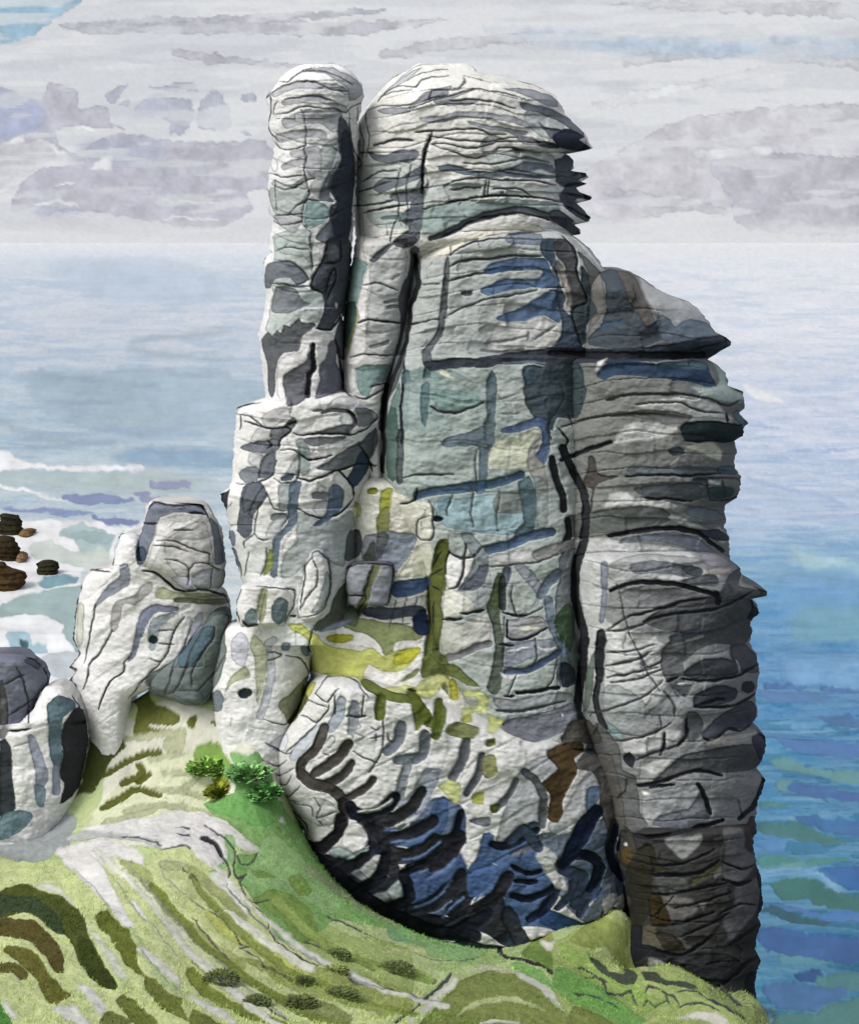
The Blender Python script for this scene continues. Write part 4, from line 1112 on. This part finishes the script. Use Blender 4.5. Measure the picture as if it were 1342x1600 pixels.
def build_ground():
    px = np.concatenate([np.linspace(-420, -36, 70), np.arange(-32, 1215, 1.7), np.linspace(1218, 1420, 40)])
    Ys = np.concatenate([np.linspace(10.5, 17.8, 40), np.arange(18, 38.4, .04), np.linspace(38.5, 43, 24)])
    X, Yd = np.meshgrid(px, Ys); pxv, Yv = X.ravel(), Yd.ravel()
    x = (pxv - CX) * Yv / F
    z = ground_z(x, Yv)
    py = HOR + (H - z) * F / Yv
    base = np.array((186, 200, 146.)) + (5 * fbm(pxv / 60, py / 60, 0, 3, 61))[:, None]
    vis = (py > 1060) & (py < 1680)
    col = base.copy(); hol = np.zeros(len(z))
    col[vis], hol[vis] = paint(pxv[vis], py[vis], base[vis], GM, wob=1.8, edge=.09)
    col += (5 * vnoise(pxv / 4.5, py / 3.2, 0, 63) + 4 * vnoise(pxv / 2.4, py / 2.0, 1, 64))[:, None]
    bare = smooth((py - 1700) / 80)[:, None] * smooth((pxv - 1195) / 20)[:, None]
    col = col * (1 - bare) + np.array((110, 112, 108.)) * bare
    z = z + .05 * fbm(x * 1.1, Yv * 1.1, 0, 3, 65) + .012 * fbm(x * 7, Yv * 7, 0, 3, 66) - .10 * (hol - .12)
    co = np.stack([x, Yv, z], -1)
    nx = len(px); ii, jj = np.meshgrid(np.arange(len(Ys) - 1), np.arange(nx - 1), indexing='ij')
    a = (ii * nx + jj).ravel(); q = np.stack([a, a + 1, a + nx + 1, a + nx], -1)
    # short turf standing on the slope, one mesh of blades
    rg = np.random.default_rng(5)
    ok = np.flatnonzero((pxv > -25) & (pxv < 1200) & (py < 1630) & (py > 1080) & (col[:, 1] - col[:, 2] > 22) & (col.sum(1) > 150))
    k = rg.choice(ok, 70000); nb = len(k)
    b = co[k] + rg.normal(0, .02, (nb, 3)) * np.array((1, 1, 0)); hh = rg.uniform(.015, .045, nb) * (1 + .8 * (vnoise(b[:, 0] * 2, b[:, 1] * 2, 0, 91) > .3))
    an = rg.uniform(0, 2 * math.pi, nb); wv = np.stack([np.cos(an), np.sin(an), 0 * an], -1) * .008
    tip = b + np.stack([rg.normal(0, .35, nb) * hh + .2 * hh, rg.normal(0, .35, nb) * hh, hh], -1)
    vv = np.stack([b - wv, b + wv, tip], 1).reshape(-1, 3); cb = np.repeat(np.clip(col[k] * np.array((.92, 1., .84)) * rg.uniform(.92, 1.22, (nb, 1)), 0, 240), 3, 0)
    tag(set_mesh('grass', vv, np.zeros((0, 4), int), M_LEAF, cb, None, np.arange(nb * 3).reshape(-1, 3), alb=.76), kind='stuff')
    tag(set_mesh('grass_slope', co, q, M_GRASS, col, alb=.70), kind='structure')
build_ground()
def on_ground(px, py):                                 # the point of the slope seen at a pixel
    Yv = np.arange(14, 38, .02); x = (px - CX) * Yv / F; z = ground_z(x, Yv)
    dv = np.abs(HOR + (H - z) * F / Yv - py); near = np.flatnonzero(dv < 1.5); k = near[0] if len(near) else np.argmin(dv); return np.array((x[k], Yv[k], z[k]))

# ------------------------------------------------------------------ rock
def rock(name, rows, Yc, D, base, parent=None, n=2.6, lean=0.0, res=1.35, top=18, bot=0, bed=(26, .14, 0.0), rough=1.0, jag=1.2, back=None, marks=None, mat=None, relief=.22, tilt=0.0):
    rows = np.array(rows, float); y = np.arange(rows[0, 0], rows[-1, 0] + .01, res); m = len(y)
    xl = np.interp(y, rows[:, 0], rows[:, 1]); xr = np.interp(y, rows[:, 0], rows[:, 2])
    xl = xl + jag * vnoise(y / 6, 0, 1, 71) + .8 * jag * vnoise(y / 2.6, 0, 2, 72)
    xr = xr + jag * vnoise(y / 6, 0, 3, 73) + .8 * jag * vnoise(y / 2.6, 0, 4, 74)
    xr = np.maximum(xr, xl + 2)
    c, wd = (xl + xr) / 2, (xr - xl) / 2
    ker = np.exp(-np.linspace(-2, 2, 41) ** 2); ker /= ker.sum()
    sm = lambda v: np.convolve(np.pad(v, 20, mode='edge'), ker, 'valid')
    cs, ws = sm(np.interp(y, rows[:, 0], (rows[:, 1] + rows[:, 2]) / 2)), sm(np.interp(y, rows[:, 0], (rows[:, 2] - rows[:, 1]) / 2))
    ws = np.minimum(ws, wd + 6)
    nf = int(max(24, (xr - xl).max() / res)); nb = max(12, nf // 4)
    s = np.sin(np.linspace(-math.pi / 2, math.pi / 2, nf)); sb = np.cos(np.linspace(0, math.pi, nb + 2)[1:-1])
    cap = np.ones(m)
    if top: cap *= np.sqrt(np.clip(1 - (1 - np.clip((y - y[0] + 1) / top, 0, 1)) ** 2, .02, 1))
    if bot: cap *= np.sqrt(np.clip(1 - (1 - np.clip((y[-1] - y + 1) / bot, 0, 1)) ** 2, .02, 1))
    Ycen = Yc + lean * (y - y[0]) / max(1, (y[-1] - y[0]))
    prof = (1 - np.abs(s) ** n) ** (1 / n)
    PX = c[:, None] + wd[:, None] * s[None]; PY = np.repeat(y[:, None], nf, 1)
    px, py = PX.ravel(), PY.ravel()
    mk = RM if marks is None else marks
    se = np.clip((PX - cs[:, None]) / ws[:, None], -1, 1)
    prof2 = (1 - np.abs(se) ** n) ** (1 / n)
    prof2 = np.minimum(prof2, 1.6 * prof[None])
    x0, x1 = px.min(), px.max()
    mk = [k for k in mk if k[3][:, 0].max() > x0 - 8 and k[3][:, 0].min() < x1 + 8 and k[3][:, 1].max() > y[0] - 8 and k[3][:, 1].min() < y[-1] + 8]
    bc = np.array(PAL[base] if isinstance(base, str) else base, float)
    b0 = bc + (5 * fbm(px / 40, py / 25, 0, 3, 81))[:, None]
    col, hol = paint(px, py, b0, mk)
    col *= 1 + (.032 * vnoise(px / 4.2, py / 2.8, 0, 83) + .028 * vnoise(px / 2.3, py / 1.9, 1, 84) + .03 * fbm(px / 12, py / 9, 2, 2, 82))[:, None]
    # beds: ledges that bulge, with a sharp undercut below each
    wl, amp, bend = bed
    q = (py + tilt * px + bend * wl * (np.repeat(s[None], m, 0).ravel() ** 2) + 7 * fbm(px / 90, py / 50, 0, 3, 85)) / wl
    fr = q - np.floor(q); led = amp * (np.sqrt(np.clip(fr, 0, 1)) - .7) * (.6 + .4 * vnoise(np.floor(q) * 3.7, px / 60, 0, 86))
    led = np.where(fr > .93, -amp * .6, led)
    sc = Yc / 38.
    row = np.floor(q); cell = np.floor(px / 47 + 1.7 * vnoise(row * 5.3, 0, 2, 92) + .18 * vnoise(px / 30, py / 14, 0, 93))
    blk = vnoise(row * 7.7 + .5, cell * 5.1 + .5, 3, 94)
    rel0 = -(.075 if wl < 50 else .03) * blk * sc
    rel = rel0 + relief * hol * sc - .42 * led * sc + rough * sc * (.055 * fbm(px / 34, py / 24, 0, 4, 87) + .012 * fbm(px / 6, py / 4.5, 0, 3, 88))
    ef = np.repeat((1 - np.abs(s) ** 12)[None], m, 0).ravel()
    Yf = (Ycen[:, None] - (D * cap)[:, None] * prof2).ravel() + rel * ef
    front = at(px, py, Yf).reshape(m, nf, 3)
    # far side, built at its true place behind
    Db = back if back is not None else D
    bx = (c[:, None] + wd[:, None] * sb[None] - CX) * Ycen[:, None] / F
    bz = np.repeat((H - (y - HOR) * Ycen / F)[:, None], nb, 1)
    pb = np.sqrt(np.clip(1 - sb ** 2, 0, 1))
    by = Ycen[:, None] + (Db * cap)[:, None] * pb[None] + .12 * fbm(bx * 2, bz * 2.5, 0, 3, 89)
    rb = np.stack([bx, by, bz], -1)
    co = np.concatenate([front, rb], 1); nn = nf + nb
    cb = bc[None] * (1 + .12 * fbm(bx.ravel() * 1.5, bz.ravel() * 3, by.ravel(), 3, 90))[:, None] * (.9)
    call = np.concatenate([col.reshape(m, nf, 3), cb.reshape(m, nb, 3)], 1)
    ii, jj = np.meshgrid(np.arange(m - 1), np.arange(nn), indexing='ij'); jn = (jj + 1) % nn
    quads = np.stack([(ii * nn + jj), ((ii + 1) * nn + jj), ((ii + 1) * nn + jn), (ii * nn + jn)], -1).reshape(-1, 4)
    V = co.reshape(-1, 3); Cc = call.reshape(-1, 3)
    tc, bcn = co[0].mean(0), co[-1].mean(0)
    V = np.concatenate([V, [tc, bcn]]); Cc = np.concatenate([Cc, [call[0].mean(0), call[-1].mean(0)]])
    j = np.arange(nn); it, ib = len(V) - 2, len(V) - 1
    tris = np.concatenate([np.stack([np.full(nn, it), j, (j + 1) % nn], -1), np.stack([np.full(nn, ib), (m - 1) * nn + (j + 1) % nn, (m - 1) * nn + j], -1)])
    # local origin at the base of the piece
    org = np.array((bcn[0], Yc, V[:, 2].min()))
    o = set_mesh(name, V - org, quads, mat or M_ROCK, Cc, None, tris)
    if parent is not None:
        o.parent = parent; o.location = Vector(org) - parent.location
    else:
        o.location = org
    return o

# the tall stack; parts on its right have shade put into darker base colours
ST = thing('sea_stack', at(np.array(900.), np.array(1560.), 36.), 'massive grey layered sea stack with a domed top and a dark right flank', 'sea stack')
ST.location = at(np.array(900.), np.array(1560.), 36.)
rock('summit_block', [(99, 655, 732), (104, 645, 738), (112, 633, 745), (117, 620, 778), (122, 612, 792), (131, 604, 832), (138, 596, 848), (150, 588, 868), (165, 575, 877), (178, 568, 881), (186, 562, 890), (198, 557, 903), (210, 555, 914), (222, 553, 920), (231, 553, 926), (235, 553, 908), (238, 553, 876), (244, 553, 890), (252, 553, 897), (262, 553, 897), (267, 553, 890), (270, 553, 914), (277, 553, 919), (284, 553, 908), (287, 553, 917), (293, 553, 900), (300, 553, 905), (307, 553, 923), (312, 553, 923), (318, 553, 900), (326, 553, 910), (340, 553, 923), (347, 554, 918), (351, 554, 896), (358, 555, 906), (366, 555, 908), (369, 556, 888), (400, 558, 880), (425, 560, 870)],
     38, 4.0, (222, 221, 214), ST, n=3.0, top=60, bot=60, bed=(24, .16, -.9), lean=-.3)
rock('fissured_slab', [(366, 558, 655), (372, 556, 657), (400, 552, 658), (420, 546, 656), (455, 541, 648), (500, 537, 642), (540, 533, 634), (575, 530, 622), (605, 532, 612), (650, 540, 606), (700, 560, 602), (760, 575, 602), (790, 580, 602)],
     36.6, 2.6, (206, 206, 201), ST, n=3, top=20, bed=(58, .10, .3))
rock('arched_face', [(351, 790, 850), (355, 772, 868), (362, 740, 884), (370, 708, 898), (380, 680, 912), (390, 660, 922), (400, 648, 930), (412, 641, 938), (430, 636, 950), (460, 632, 955), (500, 626, 955), (550, 608, 950), (575, 602, 945), (600, 600, 940)],
     37.2, 3.6, (180, 184, 181), ST, n=4.6, top=26, bed=(30, .10, -.6))
rock('right_shoulder', [(418, 935, 965), (424, 925, 985), (432, 918, 998), (440, 912, 1010), (450, 908, 1025), (461, 905, 1046), (470, 902, 1072), (482, 900, 1090), (500, 895, 1105), (520, 890, 1118), (526, 888, 1132), (533, 886, 1141), (540, 886, 1141), (546, 886, 1130), (556, 886, 1114), (563, 888, 1104), (590, 890, 1090)],
     36.8, 4.2, (120, 122, 122), ST, n=2.2, top=40, bed=(40, .10, -.4))
rock('lower_face', [(550, 612, 925), (600, 602, 925), (650, 594, 925), (700, 590, 925), (750, 592, 925), (800, 610, 925), (850, 640, 920), (900, 660, 915), (1000, 670, 915), (1060, 690, 915), (1170, 760, 940)],
     37, 3.9, (170, 178, 174), ST, n=4.6, top=10, bed=(70, .08, .3), lean=-.6)
rock('upper_flank', [(553, 880, 1098), (562, 872, 1106), (570, 868, 1120), (583, 866, 1134), (603, 866, 1137), (612, 866, 1160), (638, 866, 1163), (644, 866, 1153), (661, 866, 1168), (667, 866, 1162), (681, 866, 1160), (689, 866, 1147), (707, 866, 1151), (724, 866, 1145), (735, 866, 1151), (745, 866, 1156), (765, 866, 1156), (778, 866, 1150), (789, 866, 1132), (800, 866, 1131), (812, 866, 1135), (822, 866, 1130), (840, 866, 1139), (874, 866, 1140), (900, 868, 1138), (940, 870, 1130)],
     36.8, 4.4, (124, 126, 123), ST, n=2.8, top=14, bot=60, bed=(27, .15, -.5))
rock('lower_flank', [(850, 886, 1120), (880, 884, 1144), (888, 884, 1157), (912, 884, 1162), (919, 884, 1188), (924, 884, 1199), (931, 884, 1197), (936, 884, 1174), (946, 886, 1184), (958, 888, 1185), (972, 890, 1171), (990, 890, 1175), (1003, 890, 1169), (1025, 892, 1183), (1051, 892, 1186), (1086, 894, 1180), (1118, 898, 1183), (1137, 902, 1170), (1150, 906, 1193), (1165, 912, 1197), (1190, 920, 1190), (1206, 926, 1177), (1217, 930, 1194), (1232, 935, 1192), (1252, 940, 1184), (1279, 945, 1179), (1298, 950, 1182), (1316, 955, 1174), (1346, 960, 1182), (1380, 965, 1180)],
     36.2, 4.6, (136, 138, 138), ST, n=2.8, top=30, bed=(33, .15, .5), lean=-.5)
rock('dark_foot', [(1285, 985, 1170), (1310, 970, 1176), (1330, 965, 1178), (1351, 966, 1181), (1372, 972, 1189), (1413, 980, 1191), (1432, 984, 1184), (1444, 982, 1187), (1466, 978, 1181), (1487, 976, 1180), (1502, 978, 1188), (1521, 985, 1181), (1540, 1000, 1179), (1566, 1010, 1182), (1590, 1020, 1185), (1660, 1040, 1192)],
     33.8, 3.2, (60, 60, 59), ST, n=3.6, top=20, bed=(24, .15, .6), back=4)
rock('rock_column', [(845, 712, 752), (852, 700, 768), (870, 692, 775), (920, 686, 780), (970, 684, 780), (1040, 684, 782), (1100, 690, 786)],
     34.6, 1.5, (206, 205, 200), ST, n=3, top=14, bed=(48, .12, .4))
rock('rock_column', [(868, 790, 860), (880, 780, 885), (920, 772, 902), (1000, 768, 908), (1060, 764, 908), (1100, 764, 912), (1150, 778, 920), (1185, 800, 935)],
     35.0, 2.2, (186, 187, 187), ST, n=2.8, top=16, bed=(36, .14, .5))
rock('mossy_slab', [(742, 572, 600), (748, 560, 618), (760, 552, 645), (780, 545, 668), (805, 540, 685), (850, 536, 700), (900, 534, 702), (950, 532, 700), (1010, 535, 695), (1040, 560, 690)],
     35.4, 1.9, (224, 223, 212), ST, n=2.6, top=24, bed=(60, .08, .2))

# the slender pillar
PL = thing('rock_pillar', None, 'slender pale rock pillar split from the left side of the tall stack', 'rock pillar')
PL.location = at(np.array(480.), np.array(650.), 35.4)
rock('pillar_cap', [(100, 478, 524), (104, 462, 540), (110, 448, 550), (120, 440, 558), (130, 433, 564), (140, 425, 568), (150, 416, 568), (158, 418, 566), (170, 420, 563), (186, 422, 560)],
     35.4, 1.6, (226, 225, 222), PL, n=2.4, top=40, bed=(13, .08, -.8))
rock('pillar_shaft', [(172, 422, 560), (185, 420, 560), (200, 419, 560), (215, 424, 560), (225, 430, 559), (240, 427, 558), (262, 422, 556), (270, 418, 556), (285, 418, 556), (300, 417, 556), (312, 422, 556), (322, 420, 555), (335, 421, 554), (341, 428, 553), (360, 424, 552), (383, 419, 550), (395, 424, 549), (405, 412, 549), (412, 410, 548), (422, 414, 548), (440, 412, 547), (452, 416, 544), (470, 414, 540), (495, 412, 540)],
     35.4, 1.6, (224, 224, 222), PL, n=2.5, top=6, bed=(38, .12, .5))
rock('pillar_foot', [(478, 416, 536), (495, 412, 536), (512, 406, 537), (524, 403, 538), (535, 408, 538), (560, 408, 537), (590, 411, 536), (620, 415, 536), (650, 420, 536), (680, 425, 534)],
     35.2, 1.7, (226, 226, 224), PL, n=2.5, top=6, bed=(60, .06, 0))

# the blocky buttress under the pillar
BU = thing('rock_buttress', None, 'blocky pale rock buttress of rounded blocks below the slender pillar', 'rock buttress')
BU.location = at(np.array(460.), np.array(980.), 34.8)
rock('buttress_head', [(612, 480, 545), (618, 440, 562), (628, 395, 574), (636, 370, 580), (645, 369, 588), (660, 370, 592), (680, 366, 592), (700, 366, 588), (730, 364, 584), (750, 362, 578), (764, 358, 574), (772, 344, 570), (780, 346, 566), (795, 354, 560), (820, 358, 552)],
     34.9, 2.1, (226, 225, 222), BU, n=2.5, top=22, bed=(44, .14, .4))
rock('buttress_body', [(790, 372, 566), (810, 362, 562), (840, 358, 560), (870, 368, 560), (900, 376, 556), (930, 384, 552), (970, 395, 545), (1010, 410, 535)],
     34.8, 2.0, (214, 216, 214), BU, n=2.6, top=8, bed=(70, .08, .2))

# the cliff of arching ribs along the foot
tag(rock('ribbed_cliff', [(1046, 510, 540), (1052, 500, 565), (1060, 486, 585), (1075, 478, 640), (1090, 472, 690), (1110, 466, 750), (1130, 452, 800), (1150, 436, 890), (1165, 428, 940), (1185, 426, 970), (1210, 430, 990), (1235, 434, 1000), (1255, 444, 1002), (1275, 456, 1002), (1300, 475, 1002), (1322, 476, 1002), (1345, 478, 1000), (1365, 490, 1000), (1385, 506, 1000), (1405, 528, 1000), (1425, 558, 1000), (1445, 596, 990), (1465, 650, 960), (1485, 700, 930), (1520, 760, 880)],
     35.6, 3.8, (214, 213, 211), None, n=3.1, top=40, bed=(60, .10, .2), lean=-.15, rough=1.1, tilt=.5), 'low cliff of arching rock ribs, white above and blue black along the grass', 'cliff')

# ledge of moss and turf between cliff and stack
tag(rock('mossy_ledge', [(930, 480, 660), (950, 465, 690), (968, 448, 705), (985, 452, 715), (1010, 470, 730), (1040, 482, 750), (1070, 488, 775), (1110, 500, 800), (1150, 540, 812), (1185, 600, 800), (1215, 660, 760)],
     36.0, 2.7, (226, 224, 218), None, n=2.4, top=60, bed=(60, .05, .2), lean=-.9, mat=M_GRASS), 'sloping ledge of yellow moss and pale rock below the stack', 'ledge')

# loose rocks
tag(rock('cliff_slab', [(833, 192, 210), (838, 187, 222), (850, 184, 230), (870, 180, 236), (886, 177, 240), (889, 142, 262), (895, 138, 285), (912, 129, 330), (930, 124, 352), (947, 120, 360), (975, 117, 357), (998, 114, 355), (1012, 122, 354), (1023, 124, 354), (1035, 116, 352), (1043, 108, 350), (1050, 118, 348), (1064, 109, 300), (1074, 118, 240), (1090, 121, 208), (1125, 128, 206), (1150, 134, 206), (1175, 136, 206), (1230, 138, 206)],
     36.4, 1.8, (226, 225, 223), None, n=2.5, top=20, bed=(70, .06, .0), tilt=.8), 'tall white tilted rock slab with ink dark cracks beside the surf', 'rock')
tag(rock('boulder', [(783, 236, 250), (787, 230, 312), (790, 229, 322), (800, 228, 330), (815, 226, 338), (830, 221, 345), (845, 216, 349), (860, 214, 351), (875, 215, 352), (884, 220, 352), (892, 232, 352), (900, 248, 352), (908, 262, 350), (918, 276, 346), (925, 288, 335), (932, 300, 325)],
     35.2, 1.3, (208, 206, 203), None, n=2.5, top=14, bot=20, bed=(50, .06, .3)), 'big round topped boulder with a grey purple rim on the tilted slab', 'boulder')
tag(rock('boulder', [(955, 336, 348), (962, 328, 360), (975, 318, 360), (985, 308, 356), (1000, 298, 355), (1015, 288, 354), (1030, 270, 352), (1045, 250, 350), (1058, 236, 347), (1072, 228, 343), (1085, 240, 335), (1095, 272, 326), (1103, 292, 316)],
     35.0, .9, (112, 122, 120), None, n=2.3, top=12, bot=12, bed=(40, .06, .0)), 'dark green grey slanting boulder at the foot of the white slab', 'boulder')
tag(rock('boulder', [(880, 556, 600), (884, 546, 612), (895, 541, 616), (920, 540, 614), (940, 543, 608), (947, 550, 602)],
     33.4, .55, (152, 154, 161), None, n=4, top=6, bot=6, bed=(50, .04, 0)), 'square blue grey boulder with a moss streak above the mossy ledge', 'boulder')
tag(rock('standing_stone', [(859, 490, 500), (862, 486, 507), (872, 481, 514), (885, 478, 516), (910, 472, 517), (935, 467, 516), (950, 464, 512), (962, 466, 502), (970, 474, 494)],
     32.75, .4, (224, 223, 221), None, n=2.3, top=12, bot=10, bed=(60, .03, 0)), 'upright pale pointed stone standing before the buttress', 'standing stone')
tag(rock('boulder', [(915, 380, 440), (921, 374, 460), (940, 371, 460), (960, 370, 457), (972, 370, 448), (980, 378, 440)],
     33.2, .6, (224, 223, 219), None, n=3.6, top=7, bot=8, bed=(50, .04, 0)), 'white boxy boulder with two oval dark holes', 'boulder')
tag(rock('boulder', [(972, 362, 440), (980, 350, 460), (995, 344, 482), (1015, 340, 489), (1040, 334, 486), (1065, 330, 482), (1090, 332, 476), (1115, 334, 466), (1140, 338, 458), (1165, 342, 454), (1230, 345, 450)],
     34.9, 1.3, (226, 225, 223), None, n=2.8, top=20, bed=(60, .05, 0)), 'smooth white bulging boulder with olive shading left of the ribbed cliff', 'boulder')
tag(rock('shore_rock', [(1022, -70, 22), (1026, -70, 44), (1030, -70, 58), (1040, -70, 64), (1050, -70, 72), (1060, -70, 78), (1072, -70, 74), (1085, -70, 62), (1100, -70, 56), (1130, -70, 54), (1170, -70, 60)],
     35.3, 1.2, (116, 119, 133), None, n=2.5, top=16, bed=(50, .06, 0)), 'purple grey shore rock at the left edge, cut by black cracks', 'rock')
tag(rock('shore_rock', [(1072, 74, 96), (1080, 66, 108), (1095, 58, 122), (1110, 52, 130), (1130, 30, 136), (1140, -70, 138), (1170, -70, 137), (1200, -70, 132), (1240, -70, 124), (1270, -70, 112), (1300, -70, 96), (1345, -70, 70)],
     34.8, 1.2, (223, 222, 221), None, n=2.4, top=20, bed=(60, .05, 0)), 'white shore rock with black hollows on the near grass bank', 'rock')

# surf rocks standing in the foam
def surf_rock(rows, label, bc, foot=None):
    yb = rows[-1][0]; Yc = H * F / (yb - HOR)
    mk = []
    o = rock('surf_rock', [(yy, a, b) for yy, a, b in rows] + [(yb + 5, rows[-1][1], rows[-1][2])], Yc, 1.6, bc, None, n=2.2, top=6, bed=(9, .22, 0), res=.8, marks=mk, rough=1.6, jag=2.2)
    tag(o, label, 'rock', 'rocks in the surf'); return o
surf_rock([(804, 2, 8), (807, -2, 30), (813, 0, 33), (822, -4, 34), (834, -6, 36)], 'black surf rock with a brown shelf, farthest in the foam', (50, 48, 34))
surf_rock([(827, 40, 50), (829, 32, 55), (836, 26, 54)], 'flat brown rock beside the farthest black surf rock', (116, 92, 64))
surf_rock([(839, -8, 14), (844, -10, 24), (855, -10, 30), (866, -10, 34), (874, -12, 38)], 'rounded dark brown surf rock, second from the far end', (54, 46, 30))
surf_rock([(864, 30, 36), (867, 24, 42), (875, 22, 44)], 'small tan rock at the foot of the rounded brown surf rock', (128, 104, 80))
surf_rock([(877, 66, 82), (881, 60, 88), (888, 58, 94), (897, 57, 92)], 'small black surf rock alone in the white foam', (46, 44, 30))
surf_rock([(880, -12, 2), (888, -12, 10), (895, -12, 40), (902, -12, 42), (912, -12, 38), (920, -12, 34)], 'long low dark brown surf rock, nearest of the row', (70, 54, 34))

# ------------------------------------------------------------------ plants
def leaf_mesh(name, N, rad, hgt, size, col, rng, slim=.45):
    V, Q, Cc = [], [], []
    for i in range(N):
        th = rng.uniform(0, 2 * math.pi); r = math.sqrt(rng.random()); ph = rng.random()
        p = Vector((rad[0] * r * math.cos(th), rad[1] * r * math.sin(th), hgt * ph * math.sqrt(max(0, 1 - r * r * .9))))
        d = Vector((math.cos(th) * (.4 + r) + rng.uniform(-.5, .5), math.sin(th) * (.4 + r) + rng.uniform(-.5, .5), rng.uniform(.1, 1))).normalized()
        sd = d.cross(Vector((rng.uniform(-.4, .4), rng.uniform(-.4, .4), 1))).normalized()
        L = size * rng.uniform(.6, 1.3); W = L * slim; b = len(V)
        up = Vector((0, 0, 1))
        V += [p, p + d * L * .5 + sd * W * .5 + up * L * .04, p + d * L - up * L * .1, p + d * L * .5 - sd * W * .5 + up * L * .04]
        Q.append((b, b + 1, b + 2, b + 3)); k = rng.uniform(.75, 1.25)
        Cc += [tuple(min(255, c * k) for c in col)] * 4
    return np.array([tuple(v) for v in V]), np.array(Q), np.array(Cc)
rng = random.Random(11)
def plant(kind, px, py, wpx, hpx, col, label, cat, group, N=900, size=.09, slim=.45):
    hpx = hpx * (.34 if kind == 'leafy_plant' else .42); p = on_ground(px, py); k = p[1] / F
    co, q, cc = leaf_mesh(kind, N, (wpx / 2 * k, wpx / 2.6 * k), hpx * k, size, col, rng, slim)
    o = set_mesh(kind, co, q, M_LEAF, np.clip(cc * 1.08, 0, 235)); o.location = p; tag(o, label, cat, group); return o
for px, py, w_, h_, lab in [(345, 1532, 54, 30, 'largest dark olive bush on the near terrace of the green slope'), (402, 1566, 40, 14, 'flat straggling dark bush below the largest bush'),
                            (470, 1568, 46, 18, 'dark bush under the scribbled terrace line, right of the flat straggling bush'), (476, 1533, 28, 10, 'tiny dark bush on the middle terrace line'),
                            (526, 1494, 42, 18, 'dark bush highest on the slope, close under the ribbed cliff'), (524, 1518, 40, 12, 'low pale green bush below the highest bush'),
                            (532, 1556, 56, 18, 'wide dark bush at the bottom of the terraces'), (618, 1516, 58, 20, 'long dark green bush farthest right on the terraces')]:
    plant('bush', px, py, w_, h_, (96, 106, 64) if 'pale' not in lab else (128, 138, 82), lab, 'bush', 'bushes along the terraces', N=1100, size=.06)
for px, py, w_, h_, c_, lab in [(330, 1206, 66, 46, (132, 168, 82), 'light green leafy plant, leftmost on the bare bank'), (388, 1212, 62, 38, (126, 172, 106), 'light green leafy plant, middle of the bank'),
                                (412, 1244, 44, 44, (120, 172, 104), 'bluish green leafy plant against the cobbled cliff corner'), (344, 1240, 36, 28, (126, 136, 48), 'small olive leafy plant under the leftmost green plant')]:
    plant('leafy_plant', px, py, w_, h_, c_, lab, 'plant', 'leafy plants on the bank', N=650, size=.17, slim=.9)
for px, py, w_, h_, lab in [(1188, 1596, 40, 50, 'dark grass tuft on the cliff edge at the stack corner'), (1130, 1566, 70, 22, 'wide brown grass tuft below the dark foot of the stack')]:
    plant('grass_tuft', px, py, w_, h_, (78, 78, 62), lab, 'grass tuft', 'grass tufts at the cliff edge', N=300, size=.2, slim=.05)
